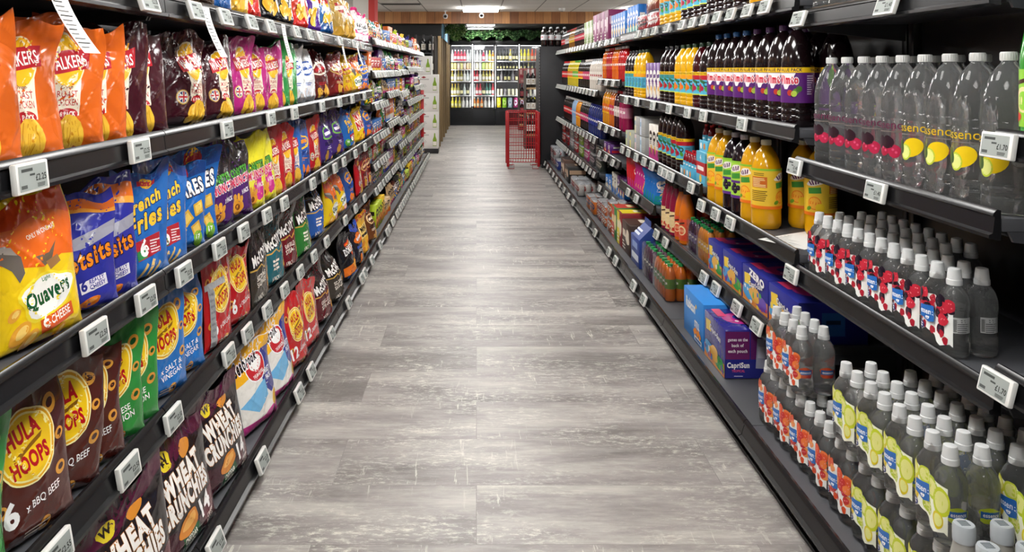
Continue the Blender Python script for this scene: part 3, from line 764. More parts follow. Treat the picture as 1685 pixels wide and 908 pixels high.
def prof_pet(R, H, neck=.0135, waist=.0, rings=True):
    """2 litre bottle: foot, grip, straight label panel, long domed shoulder, neck"""
    p = [(0, .006), (R * .5, .004), (R * .62, 0), (R * .86, .002), (R * .98, .014), (R, .026)]
    if rings: p += [(R, H * .10), (R * .96, H * .113), (R, H * .126), (R, H * .16), (R * .955, H * .175), (R, H * .19), (R, H * .21)]
    p += [(R * (1 - waist), H * .25), (R * (1 - waist), H * .28), (R, H * .31)]
    if rings: p += [(R, H * .50), (R * .955, H * .515), (R, H * .53), (R, H * .56), (R * .97, H * .57), (R, H * .58)]
    p += [(R, H * .60), (R * .985, H * .66), (R * .93, H * .72), (R * .82, H * .79), (R * .64, H * .86), (R * .44, H * .905), (neck * 1.15, H * .93), (neck, H * .945), (neck, H * .965), (neck, H * .97), (0, H * .97)]
    return p

def cap_mesh(r, z0, z1, col, mat='gloss', sports=False):
    mb = MB()
    if sports: mb.lathe([(0, z0), (r, z0), (r, z0 + .009), (r * .99, z0 + .012), (r * .93, z0 + .013), (r * .82, z1 - .006), (r * .76, z1 - .001), (r * .6, z1), (0, z1)], C(col), 18)
    else:
        mb.lathe([(0, z0), (r, z0), (r, z1 - .002), (r * .93, z1), (0, z1)], C(col), 20)
        for k in range(20):
            a = 2 * PI * k / 20; mb.box(r * math.cos(a) - .0006, r * math.cos(a) + .0006, r * math.sin(a) - .0006, r * math.sin(a) + .0006, z0 + .002, z1 - .003, C(col))
    return mb.mesh('cap', [M[mat]])

def wrap_label(name, R, z0, z1, col, art, n=32, mat='print'):
    mb = MB()
    if col:
        V = []; Fc = []
        for z in (z0, z1):
            for k in range(n): a = 2 * PI * k / n; V.append(((R + .0006) * math.cos(a), (R + .0006) * math.sin(a), z))
        Fc = [(k, (k + 1) % n, n + (k + 1) % n, n + k) for k in range(n)]
        mb.add(V, Fc, C(col), 0, [(v[0], v[1], 0) for v in V] / np.maximum(R, 1e-6))
    if art: lay_on(mb, art, cyl_S(R + .0008, z0), 0, 1.2, .0004, .00012)
    return mb.mesh(name, [M[mat]])

BOT = {}
def bottle_parts(kind):
    """-> list of (part name, mesh, z), height, radius"""
    if kind in BOT: return BOT[kind]
    R, H = .052, .345
    if kind.startswith('water'):
        lem = 'lemon' in kind
        a = Art(); w2 = 8.2
        a.text('essence', -.4, 7.6, 2.1, '#d9b514' if lem else '#6a2448', w=10.2, b=.0); a.rect(-4, 6.7, 3.2, 6.95, '#77706a')
        if lem:
            a.ell(-.2, 3.6, 3.1, 2.3, '#e9c615', 25).ell(-2.1, 2.4, 1.8, 2.1, '#b8c83c').ell(-2.1, 2.4, 1.45, 1.7, '#dfe58a').ell(-4.0, 3.6, 1.3, 1.9, '#3c5a2a', 20)
        else:
            for x, y, c in ((-1.9, 2.0, '#a51f3c'), (1.1, 1.7, '#b8264a'), (-.6, 4.0, '#2a1420'), (-2.8, 4.0, '#33202a')): a.blob(x, y, 1.7, 1.75, c, int(y * 9), .08, 14)
            for x, y in ((-2.3, 2.5), (-1.4, 1.8), (.8, 2.1), (1.6, 1.4)): a.ell(x, y, .34, .34, '#d8557a')
        a.ell(4.6, 4.0, 1.6, 1.3, '#8a8680').ell(4.6, 4.0, 1.4, 1.1, '#b8bab6')
        mb = MB(); lay_on(mb, a, cyl_S(R + .0012, .075), 0, 1., .0003, .0001)
        lab = mb.mesh('label', [M['print']])
        parts = [('bottle_body', liq('water_body', prof_pet(R, H), C('#ffffff'), 'water', 28)), ('cap', cap_mesh(.0165, H * .945, H * 1.0, '#c9cac8')), ('label', lab)]
        BOT[kind] = (parts, H, R); return BOT[kind]
    if kind.startswith('cordial'):                       # dark fruit cordial, purple label with a yellow strip on top
        H = .365; R = .056
        a = Art(); wd = 2 * PI * R * 100
        a.rect(-wd / 2, 10.6, wd / 2, 12.4, '#efc21a')
        for k in range(3): a.text('VALUE PACK', -wd / 2 + wd * (k + .5) / 3, 11.0, 1.1, '#2a1840', w=8.6, b=.03)
        a.poly([(-4.6, 10.4), (2.2, 10.4), (-.8, 4.8), (-2.0, 4.8)], '#f1ecee')
        a.text('Vimto', -.6, 6.8, 2.7, '#d0203c', w=7.4, b=.08, out='#ffffff', ow=.07)
        for x, y, c in ((2.2, 4.0, '#5a8a2c'), (3.3, 4.9, '#3f6a22'), (1.2, 3.0, '#1a1020'), (.2, 3.5, '#b83a2a'), (1.6, 3.2, '#a9c44a')): a.ell(x, y, 1.0, 1.05, c)
        a.lines(6, 3, 9, 10, 9, '#d8c6e0', 4)
        parts = [('bottle_body', liq('cordial_body', prof_pet(R, H, waist=.03), C('#150a0d'), 'liquid')), ('label', wrap_label('label', R, .085, .085 + .124, '#57206f', a)),
                 ('cap', cap_mesh(.016, H * .945, H, '#1f5f9e' if kind.endswith('blue') else '#4a1a5a'))]
        BOT[kind] = (parts, H, R); return BOT[kind]
    if kind.startswith('fruit'):                         # cyan label with fruit, yellow strip
        H = .335; R = .05; _, liqc, top, cap = kind.split('_')
        a = Art(); wd = 2 * PI * R * 100
        a.rect(-wd / 2, 9.8, wd / 2, 11.4, '#efc21a')
        a.rect(-wd / 2, 7.6, wd / 2, 9.8, {'r': '#b21c2c', 'y': '#e79a1f', 'd': '#3a8a8a'}[top])
        a.text('VALUE PACK', 0, 10.15, .9, '#5a3a10', w=6.4, b=.03)
        a.rect(-2.6, 6.2, 1.2, 7.6, '#2f6a3a', -24).ell(1.8, 5.4, 1.3, 1.3, '#1a3a2a').ell(1.8, 5.4, .75, .75, '#55b4d4')
        for x, y in ((-2, 4.6), (-.6, 3.4), (-2.4, 2.6)): a.ell(x, y, 1.2, 1.2, {'r': '#a51f3c', 'y': '#e8751c', 'd': '#b3202a'}[top])
        a.ell(2, 3, .9, 1.3, '#4f9e3a', 30).lines(4, 1, 7, 7, 7, '#2a5a70', 2)
        a.rect(-wd / 2, 0, wd / 2, .5, '#d9e14a')
        cc = {'dark': '#180a0c', 'red': '#3c0a10', 'yellow': '#e0a812'}[liqc]
        parts = [('bottle_body', liq('fruit_body', prof_pet(R, H, waist=.05), C(cc), 'liquid')), ('label', wrap_label('label', R, .075, .075 + .114, '#55b4d4', a)), ('cap', cap_mesh(.015, H * .945, H, cap if cap.startswith('#') else '#1c2a1c'))]
        BOT[kind] = (parts, H, R); return BOT[kind]
    if kind.startswith('squash'):                        # cloudy squash with a wide label
        H = .345; R = .057; dark = kind.endswith('dark')
        a = Art(); wd = 2 * PI * R * 100
        a.rect(-wd / 2, 14.8, wd / 2, 15.6, '#8cc63a').rect(-wd / 2, 0, wd / 2, 1.2, '#5b2b86' if dark else '#e8751c')
        bc = kind.startswith('squashback')
        x0 = 0 if bc else 8
        a.rect(x0 - 3.2, 8.2, x0 + 3.2, 12.4, '#c8641c' if not dark else '#3c6a2a').lines(x0 - 2.8, 8.5, x0 + 2.8, 12.2, 6, '#f0dca0', 2).lines(x0 - 3.4, 3, x0 + 3.4, 7.4, 6, '#7a5a1c', 5).lines(x0 - 2.4, 12.9, x0 + 2.4, 14.2, 2, '#7a5a1c', 6)
        x1 = 9 if bc else -.5
        a.blob(x1, 12.4, 3.0, 1.5, '#f4f0ea', 5, .2, 18, 14)
        for k in (-1.6, -.6, .5, 1.5): a.rect(x1 + k - .28, 11.5 + k * .25, x1 + k + .28, 13.3 + k * .25, '#5a2160', 14 - k * 16)
        a.rect(x1 - 2.4, 8.2, x1 + 2.4, 10.4, '#3f8f3a', 6)
        if dark:
            for x, y in ((-1.6, 4), (0, 3), (1.5, 4.4), (-.4, 5.4)): a.ell(x1 + x, y, 1.1, 1.1, '#1a0f26').ell(x1 + x - .2, y + .2, .4, .4, '#4a3a5e')
            a.rect(x1 - 3, 6.4, x1 + 3, 7.4, '#5b2b86')
        else: a.ell(x1, 4.6, 2.5, 2.5, '#e8821c').ell(x1, 4.6, 2.1, 2.1, '#f3b23c').ell(x1 + 2, 3, 1.6, 1.6, '#eac41f').ell(x1 - 2.2, 2.6, 1.1, .7, '#6a9e2a', 30)
        parts = [('bottle_body', liq('squash_body', prof_pet(R, H, neck=.016, waist=.02, rings=False), C('#160c14' if dark else '#d49a0d'), 'liquid')),
                 ('label', wrap_label('label', R, .08, .08 + .156, '#a9d84a' if dark else '#eac23a', a)), ('cap', cap_mesh(.019, H * .94, H, '#d5cfb4' if not dark else '#c4bfc4', 'gloss'))]
        BOT[kind] = (parts, H, R); return BOT[kind]
    if kind.startswith('juice'):                         # juice_liquid_label_cap
        _, c1, c2, c3 = kind.split('_'); H = .295; R = .042
        a = Art(); wd = 2 * PI * R * 100
        a.ell(0, 5.4, 2.6, 2.6, '#f2d9a6').ell(0, 5.2, 1.9, 1.9, c2).rect(-2, 8.8, 2, 9.6, '#3a1a10', 12)
        for x, y in ((-2, 2), (1.4, 1.8), (3, 3.4)): a.blob(x, y, 1.3, 1.0, '#d0402a', int(y * 9), .2, 12)
        p = [(0, .003), (R * .8, 0), (R, .01), (R, H * .52), (R * .96, H * .60), (R * .82, H * .72), (R * .6, H * .83), (R * .45, H * .9), (.016, H * .94), (0, H * .94)]
        parts = [('bottle_body', liq('juice_body', p, C(c1), 'liquid')), ('label', wrap_label('label', R, .025, .025 + .115, c2, a)), ('cap', cap_mesh(.0195, H * .92, H, c3))]
        BOT[kind] = (parts, H, R); return BOT[kind]
    if kind.startswith('soda'):                          # soda_liquid_label_cap_height: slim fizzy bottle of the far bays
        _, c1, c2, c3, hh = kind.split('_'); H = float(hh); R = H * .148
        a = Art(); wd = 2 * PI * R * 100; lh = H * 26
        a.rect(-wd * .1, lh * .44, wd * .1, lh * .66, '#f4f0ea' if c2 not in ('#e9e4da', '#d8dade') else '#b8202a').ell(0, lh * .55, wd * .05, lh * .09, c2)
        if c2 in ('#e06a1c', '#d8a41c', '#5ab03a'): a.rect(-wd / 2, 0, wd / 2, lh * .16, '#f0c41c')
        parts = [('bottle_body', liq('soda_body', prof_pet(R, H, neck=R * .27, waist=.03, rings=False), C(c1), 'liquid', 14)), ('label', wrap_label('label', R, H * .34, H * .60, c2, a, 16)),
                 ('cap', MB().lathe([(0, H * .93), (R * (.5 if H < .2 else .34), H * .93), (R * (.5 if H < .2 else .34), H), (0, H)], C(c3), 12).mesh('cap', [M['gloss']]))]
        BOT[kind] = (parts, H, R); return BOT[kind]
    if kind.startswith('wine'):                          # wine_glass_label_foil
        _, c1, c2, c3 = kind.split('_'); H = .30; R = .037
        p = [(0, .003), (R * .9, 0), (R, .006), (R, H * .6), (R * .86, H * .68), (R * .45, H * .76), (.0145, H * .8), (.0145, H * .83), (0, H * .83)]
        a = Art(); a.rect(-2.2, 3, 2.2, 4, '#8a7a5a').ell(0, 6.4, 1.2, 1.4, '#9a8a6a')
        parts = [('bottle_body', liq('wine_body', p, C(c1), 'liquid', 14)), ('label', wrap_label('label', R, .05, .15, c2, a, 14)), ('foil_cap', MB().lathe([(0, H * .8), (.0155, H * .8), (.0155, H), (0, H)], C(c3), 10).mesh('foil_cap', [M['gloss']]))]
        BOT[kind] = (parts, H, R); return BOT[kind]

def can_mesh(c1, c2, H=.12, R=.033):
    mb = MB()
    mb.lathe([(0, .003), (R * .8, .003), (R * .82, 0), (R, .008), (R, H - .012), (R * .8, H - .001), (R * .78, H), (R * .76, H - .003), (0, H - .003)], lambda z: C('#b9bcc0') if z > H - .011 or z < .006 else C(c1), 16)
    a = Art(); a.blob(0, H * 55, 2.2, H * 22, c2, 3, .12, 16).rect(-1.6, H * 52, 1.6, H * 60, c1, 8)
    lay_on(mb, a, cyl_S(R), 0, 1.2, .0004)
    a2 = Art(); a2.blob(0, H * 55, 2.2, H * 22, c2, 3, .12, 16)
    lay_on(mb, a2, cyl_S(R, 0, PI / 2), 0, 1.2, .0004); lay_on(mb, a2, cyl_S(R, 0, PI), 0, 1.2, .0004)
    return mb.mesh('can', [M['gloss']])
# ------------------------------------------------------------------ bookkeeping for names and labels
REC = []            # (object, description, place phrase, sort key)
ORD = 'first second third fourth fifth sixth seventh eighth ninth tenth eleventh twelfth thirteenth fourteenth fifteenth sixteenth seventeenth eighteenth nineteenth twentieth'.split()
def ordinal(i): return ORD[i] if i < 20 else ('twenty-', 'thirty-', 'forty-')[(i + 1) // 10 - 2] + ORD[(i + 1) % 10 - 1] if (i + 1) % 10 else ('thirtieth', 'fortieth')[(i + 1) // 10 - 3]
def note(o, desc, cat, place, key, group=None):
    o['category'] = cat; o['group'] = group or f"{desc} on the {place}"
    REC.append((o, desc, place, key))
def write_labels():
    by = {}
    for r in REC: by.setdefault((r[1], r[2]), []).append(r)
    for (d, p), v in by.items():
        v.sort(key=lambda r: r[3])
        for i, r in enumerate(v):
            o = r[0]
            if len(v) == 1: o['label'] = f"{d} on {p}"; del o['group']
            else:
                n = 'nearest' if i == 0 else 'farthest' if i == len(v) - 1 else ordinal(i) + ' nearest'
                o['label'] = f"{d}, {n}, on {p}"

def copy_thing(o, **kw):
    c = o.copy(); COLL.objects.link(c)
    for ch in o.children:
        d = ch.copy(); COLL.objects.link(d); d.parent = c
        for g in ch.children:
            e = g.copy(); COLL.objects.link(e); e.parent = d
    return c

# ------------------------------------------------------------------ the room
CEIL = 2.30
mb = MB(); mb.add([(-5, -4, 0), (6, -4, 0), (6, 21, 0), (-5, 21, 0)], [(0, 1, 2, 3)], (.5, .5, .5)); struct('floor', mb.mesh('floor', [M['floor']]))
mb = MB(); mb.box(-5, 6, -4, 14.0, CEIL, CEIL + .05, (.5, .5, .5)); struct('ceiling', mb.mesh('ceiling', [M['ceiling']]))
mb = MB(); mb.box(-5, 6, 14.12, 21, 2.24, 2.30, C('#2a2927')); struct('ceiling_dark', mb.mesh('ceiling_dark', [M['wall']]))
for nm, b in (('wall_left', (-5.1, -5, -4, 21, 0, 2.6)), ('wall_right', (6, 6.1, -4, 21, 0, 2.6)), ('wall_front', (-5, 6, -4.1, -4, 0, 2.6)), ('wall_back', (-5, 6, 20.2, 20.3, 0, 2.6))):
    mb = MB(); mb.box(*b, C('#d9d5cd') if nm != 'wall_back' else C('#1d1c1b')); struct(nm, mb.mesh(nm, [M['wall']]))
mb = MB(); mb.box(-3.2, 5.0, 14.0, 14.10, 2.095, CEIL + .02, (.5, .5, .5)); struct('wall_fascia', mb.mesh('wall_fascia', [M['fascia']]))
# column behind the snack shelving, with a red corner strip
cx0 = (594 - VX) * 10. / F; cx1 = (606.5 - VX) * 10. / F; cx2 = (616.5 - VX) * 10. / F
mb = MB(); mb.box(cx0 - .1, cx1, 10., 10.3, 0, CEIL, C('#d5d2ca')); mb.box(cx1, cx2, 9.99, 10.31, 0, CEIL, C('#c3403c')); struct('wall_column', mb.mesh('wall_column', [M['wall']]))

# lights: square panels hung just under the ceiling in a row over this aisle
def ceiling_light(x, y, lab, first=[None]):
    if first[0] is None:
        t = thing('ceiling_light', (x, y, CEIL)); mb = MB()
        mb.box(-.3, .3, -.3, .3, -.012, 0, C('#e8e6e2')); put('frame', mb.mesh('light_frame', [M['wall']]), t)
        mb = MB(); mb.box(-.285, .285, -.285, .285, -.05, -.0125, (1, 1, 1)); put('diffuser', mb.mesh('light_diffuser', [M['led']]), t)  # dropped below the tiles so its glowing sides also brighten the ceiling
        first[0] = t
    else:
        t = copy_thing(first[0]); t.location = (x, y, CEIL)
    tag(t, lab, 'light', 'square ceiling lights'); return t
LY = [13.1, 10.62, 8.14, 5.66, 3.8, 2.2, .7, -1.2]
BAYW = ['snack', 'drinks']
for i, y in enumerate(LY):
    ceiling_light(.07, y, 'square ceiling light panel beside the cedar fascia' if i == 0 else f'square ceiling light over the aisle, {ORD[i]} from the cedar fascia')
for i, y in enumerate((13.1, 11.2, 9.3, 7.4, 4.5, 1.5)):  # unseen rows over the neighbouring aisles, added to brighten the ceiling
    for x, s in ((-2.55, 'snack'), (2.75, 'drinks')):
        ceiling_light(x, y, f'added unseen square ceiling light behind the {s} shelving, {ORD[i]} from the fascia')

# ------------------------------------------------------------------ shelving
DEPTH = .43
def rail_profile(tilt):
    return [(-.002, .031), (.006, .033), (.013, .026), (.015, .02), (.011, .017), (.011 + tilt * .2, -.016), (.017 + tilt * .3, -.02), (.017 + tilt * .3, -.027), (.006, -.031), (-.002, -.031)]
def shelf(side, y0, y1, zt, a, place, base=False, depth=None, bracket=True):
    """one shelf, its front edge a metres from the lens axis; zt: height of the price labels' centre"""
    depth = depth or DEPTH
    s = side; top = zt + .014
    t = thing('metal_shelf', (s * a, (y0 + y1) / 2, top)); L = (y1 - y0) / 2 - .002
    rot = (0, 0, 0)
    mb = MB(); mb.cbox(min(s * .004, s * depth), max(s * .004, s * depth), -L, L, -.028, 0, C('#45464a'), .003)
    if not base: mb.cbox(min(s * .02, s * .05), max(s * .02, s * .05), -L + .01, L - .01, -.039, -.027, C('#2a2a2c'), .003)
    put('panel', mb.mesh('shelf_panel', [M['black']]), t)
    mb = MB(); pr = [(-s * x, z - .014) for x, z in rail_profile(.02 if zt > .6 else .05)]
    mb.extrude(pr if s > 0 else pr[::-1], -L, L, C('#18181a'))
    put('price_rail', mb.mesh('price_rail', [M['rail']], fix=True), t)
    if not base and bracket:
        for e in (-1, 1):
            mb = MB(); yy = e * (L - .006)
            prf = [(s * .02, -.028), (s * .03, -.05), (s * depth * .98, -.085), (s * depth * .98, -.028)]
            mb.extrude(prf if s > 0 else prf[::-1], yy - .004, yy + .004, C('#3b3c40'))
            put('bracket', mb.mesh('shelf_bracket', [M['black']], fix=True), t)
    t['category'] = 'shelf'; t['group'] = 'black metal shelves'; t['label'] = f"empty-edged black metal shelf" ; t['label'] = 'dark grey metal shelf with black price rail, the ' + place
    return t

def bay(side, y0, y1, ab, top, lab):
    """plinth, back panel and uprights of one bay"""
    s = side; t = thing('shelving_bay', (s * ab, (y0 + y1) / 2, 0)); L = (y1 - y0) / 2 - .001
    bk = .565
    def bx(name, x0, x1, ya, yb, z0, z1, col, r=.002):
        mb = MB(); mb.cbox(min(s * x0, s * x1), max(s * x0, s * x1), ya, yb, z0, z1, C(col), r); put(name, mb.mesh(name, [M['black']]), t)
    bx('back_panel', bk, bk + .02, -L, L, .02, top, '#222224')
    bx('kick_plate', .006, .026, -L + .004, L - .004, .012, .056, '#28292b')
    bx('floor_strip', -.004, .03, -L, L, 0, .012, '#111113', .001)
    for e in (-1, 1): bx('upright', bk - .03, bk, e * (L - .02) - .015, e * (L - .02) + .015, 0, top, '#1c1c1e')
    tag(t, lab, 'shelving', 'black shelving bays'); return t

# price labels --------------------------------------------------------------
def tag_art(price):
    a = Art(); a.rect(-4.4, .5, 4.1, 4.75, '#989e9a')
    if price:
        a.lines(-3.6, 3.7, 1.6, 4.4, 1, '#3c403e', 3, .75).rect(-1.2, 2.9, .4, 3.25, '#3c403e').rect(-4.0, .9, -2.2, 1.5, '#4a4e4c')
        a.text(price, 2.2, 1.9, 1.05, '#1c1f1e', w=3.3, b=.03).lines(.9, .8, 3.6, 1.5, 3, '#3c403e', 5, .6)
    else: a.rect(-3.4, 3.4, 1.8, 4.0, '#6a6f6c').rect(.4, 1.4, 3.4, 2.4, '#4a4e4c')
    return a
TAGS = {}
def price_label(price, parts=True):
    """white electronic label, front to -y"""
    if (price, parts) not in TAGS:
        case = MB(); case.cbox(-.05, .05, -.004, .008, 0, .0525, C('#e6e6e2'), .003)
        if parts:
            sc = MB(); lay_on(sc, tag_art(price), plane_S((0, -.004, 0), (1, 0, 0), (0, 0, 1)), 0, 99)
            TAGS[(price, parts)] = (case.mesh('label_case', [M['gloss']]), sc.mesh('label_screen', [M['paper']]))
        else:
            lay_on(case, tag_art(price), plane_S((0, -.004, 0), (1, 0, 0), (0, 0, 1)), 0, 99)
            TAGS[(price, parts)] = (case.mesh('price_label', [M['gloss']]), None)
    return TAGS[(price, parts)]
PRICES = ['£2.25', '£2.50', '£2.55', '£1.40', '£1.70', '£1.65']
ntag = [0]
FAR = MB()
def far_tag(side, y, zt, a, place, near=False, tilt=20):
    """the many small labels at the far ends, kept as one mass"""
    t = RAD(tilt); x = side * (a - .036); d = side * math.sin(t) * .026; c = math.cos(t) * .026
    V = []
    for off in (0, .008 * side):
        V += [(x + off - d * -1, y - .05, zt + c), (x + off - d * -1, y + .05, zt + c), (x + off - d, y + .05, zt - c), (x + off - d, y - .05, zt - c)]
    FAR.add(V, [(0, 1, 2, 3), (7, 6, 5, 4), (0, 4, 5, 1), (1, 5, 6, 2), (2, 6, 7, 3), (3, 7, 4, 0)], C('#e6e6e2'))
    def pt(u, v): return (x - side * .0006 + d * v, y + u * .05, zt + c * v)
    FAR.add([pt(-.85, -.75), pt(.85, -.75), pt(.85, .8), pt(-.85, .8)], [(0, 1, 2, 3)], C('#989e9a'))
def add_tag(side, y, zt, a, place, price=None, tilt=None, sc=1., near=True, roll=0.):
    ntag[0] += 1
    price = price or PRICES[ntag[0] % len(PRICES)]
    me, scr = price_label(price if near else None, near)
    th = RAD(90) if side < 0 else RAD(-90)
    tl = RAD(tilt if tilt is not None else (14 if zt > .6 else 20 if zt > .2 else 22))
    h = .0525 * sc
    # centre the label on the rail line, just in front of it
    loc = (side * (a - .026 - .0525 * math.sin(tl)), y, zt - h / 2 * math.cos(tl))
    rot = (-tl, 0, th + RAD(roll))
    if near:
        o = thing('price_label', loc, rot, (sc, sc, sc)); put('casing', me, o); put('screen', scr, o)
    else: o = put('price_label', me, None, loc, rot, (sc, sc, sc))
    note(o, 'white electronic price label', 'price label', 'edge of ' + place, y, 'electronic price labels on the ' + place)
    return o

# ------------------------------------------------------------------ left run: crisps
AL, ALB = .79, .704
ZL = {'A': 1.458, 'B': 1.116, 'C': .768, 'D': .423, 'E': .075}
PLACE = {'A': 'top crisp shelf', 'B': 'second crisp shelf', 'C': 'third crisp shelf', 'D': 'fourth crisp shelf', 'E': 'bottom crisp shelf'}
LB = [0.02, 1.01, 2.01, 3.01, 4.01, 5.01, 6.01]
BN = 'first second third fourth fifth sixth'.split()
for i in range(6):
    bay(-1, LB[i], LB[i + 1], ALB, 1.66, f'black crisp shelving bay, {BN[i]} from the near end')
    for k in 'ABCDE':
        base = k == 'E'
        if k == 'A' and i == 0: pass
        shelf(-1, LB[i], LB[i + 1], ZL[k], ALB if base else AL, PLACE[k].replace(' crisp shelf', '') + f' one in the {BN[i]} crisp bay', base, .525 if base else DEPTH)

LEFT = {
 'A': [('cleardark', 318), ('clearblue', 352), ('cleargold', 380), ('clearred', 406), ('clearblack', 436), ('clearblack2', 460), ('clearred2', 490), ('clearpurple', 511), ('clearblue2', 532), ('cleargold2', 558), ('cleargold3', 570), ('popcorn', 583), ('popcorn2', 594)],
 'B': [('orange3', -48), ('orange', 30), ('orange2', 112), ('orange3', 152), ('maroon', 196), ('maroon2', 230), ('maroon3', 308), ('maroon', 358), ('pink', 392), ('pink2', 418), ('pink3', 438), ('green', 452), ('green2', 468), ('silver', 487), ('silver2', 504), ('bacon', 526), ('redbrown', 550), ('yellowcorn', 568), ('quaversmall', 582), ('bluecorn', 596)],
 'C': [('quavers2', -98), ('quavers', 62), ('wotsits', 138), ('wotsits2', 172), ('fries', 228), ('fries2', 262), ('squares', 298), ('squares2', 322), ('munch', 355), ('munch2', 384), ('munchyellow', 406), ('munchyellow2', 426), ('red', 443), ('red2', 461), ('bluecrisp', 476), ('bluecorn', 492), ('red', 508), ('purplenut', 530), ('purplenut2', 549), ('fries', 568), ('niknaks', 586), ('bluecorn2', 598)],
 'D': [('hoopgreen3', -65), ('hoopbrown', 42), ('hoopbrown2', 106), ('hoopbrown3', 146), ('hoopgreen', 186), ('hoopgreen2', 212), ('hoopblue', 262), ('hoopblue2', 297), ('hoopred', 344), ('hoopred2', 378), ('mcblack', 412), ('mcteal', 440), ('mcmaroon', 464), ('mcgreen', 488), ('mcblue', 513), ('quaversmall', 536), ('quaversmall2', 552), ('bluecorn', 568), ('red', 582), ('redbrown', 591), ('redbrown2', 598)],
 'E': [('wheat', 205), ('wheat2', 283), ('wheat3', 348), ('seabrook', 408), ('seabrook2', 442), ('hooptwelve', 470), ('hooptwelve2', 492), ('steak', 516), ('mcblack2', 538), ('doritos', 562), ('orangeblue', 577), ('mini', 587), ('cocoa', 600)],
}
BAGDESC = {'orange': 'orange roast chicken crisp bag', 'maroon': 'maroon smoky bacon crisp bag', 'pink': 'magenta prawn cocktail crisp bag', 'green': 'green salt and vinegar crisp bag', 'red': 'red ready salted crisp bag',
 'bluecrisp': 'blue cheese and onion crisp bag', 'quavers': 'yellow and orange cheese curl bag', 'quaversmall': 'yellow cheese curl bag', 'wotsits': 'indigo cheesy puff bag', 'fries': 'blue bag with yellow script lettering',
 'squares': 'blue bag of square potato snacks', 'munch': 'purple and black monster snack bag', 'munchyellow': 'yellow monster snack bag', 'niknaks': 'yellow bag with red and white lettering', 'hoopbrown': 'brown beef potato hoop bag',
 'hoopgreen': 'green cheese potato hoop bag', 'hoopblue': 'blue potato hoop bag', 'hoopred': 'red potato hoop bag', 'hooptwelve': 'red twelve-pack potato hoop bag', 'mcblack': 'black ridged crisp bag', 'mcteal': 'teal ridged crisp bag',
 'mcmaroon': 'maroon ridged steak crisp bag', 'mcgreen': 'green ridged crisp bag', 'mcblue': 'blue ridged crisp bag', 'steak': 'large maroon steak crisp bag', 'wheat': 'black wheat snack bag with white lettering', 'seabrook': 'white variety pack crisp bag',
 'doritos': 'black tortilla chip bag', 'silver': 'silver white snack bag', 'bacon': 'dark red bacon snack bag', 'redbrown': 'red brown snack bag', 'yellowcorn': 'yellow corn snack bag', 'bluecorn': 'blue corn snack bag',
 'purplenut': 'purple mixed snack bag', 'redsalt': 'red and white popcorn bag', 'clearblue': 'blue sharing crisp bag', 'clearred': 'red sharing crisp bag', 'clearblack': 'black sharing crisp bag', 'clearpurple': 'purple sharing crisp bag',
 'cleargold': 'gold sharing crisp bag', 'cleardark': 'dark brown sharing crisp bag', 'mini': 'yellow mini biscuit bag', 'cocoa': 'brown snack bag', 'orangeblue': 'orange and black snack bag', 'popcorn': 'pink and white popcorn bag', 'hoopyellow': 'tan potato hoop bag'}

def place_bags(key, lst, side=-1):
    base = key == 'E'; a = ALB + .03 if base else AL
    zt = ZL[key] + .019
    rr = random.Random(ord(key))
    ys = [Yat(px, a + (.05 if base else .055)) - .032 for _, px in lst]
    for i, (kind, px) in enumerate(lst):
        me, W, D = bag(kind); y = ys[i]
        gap = min([abs(ys[j] - y) for j in (i - 1, i + 1) if 0 <= j < len(ys)])
        W_ = W / 100; big = base; H_ = 33 if W > 26 else 28
        yaw = 20 if gap > W_ * .95 else 27 if gap > W_ * .6 else 34
        if yaw == 20: yaw -= {'B': 0, 'C': 10, 'D': 15}.get(key, 0)
        elif yaw == 27: yaw -= {'B': 0, 'C': 5, 'D': 7}.get(key, 0)
        if big: yaw = 9 if gap > .2 else 16
        yaw += rr.uniform(-4, 4)
        room = gap * math.sin(RAD(yaw)) + max(0, gap - W_ * .9 * math.cos(RAD(yaw))) * .8
        ds = max(.36, min(1., room / (D / 100) * .8)); ws = 1. if gap > W_ * .5 else .92
        hs = 1. if not key == 'A' else 1.0
        if key == 'C' and kind == 'quavers': yaw = 14
        tilt = rr.uniform(2, 6) if not big else (11 if kind.startswith(('wheat', 'seabrook')) else 8)
        xc = a - .010 + D / 200 * ds * .9 + .36 * W_ * ws * math.sin(RAD(yaw)) - (.03 if big else 0)
        th = RAD(90 - yaw)
        o = put('crisp_bag', me, None, (-xc, y, zt + D / 200 * ds * .6 * math.sin(RAD(tilt))), (-RAD(tilt), RAD(rr.uniform(-3, 3)), th), (ws, ds, hs * ((.885 if H_ > 31 else .95) if big else .90 if kind.startswith('quaversmall') else .965 if kind.startswith('quavers') else rr.uniform(.955, .995))))
        d = BAGDESC[kind.rstrip('23')]
        note(o, d, 'snack bag', PLACE[key], y, f"{d}s on the {PLACE[key]}")
        BYK.setdefault(kind, o)
BYK = {}
for k in 'ABCDE': place_bags(k, LEFT[k])

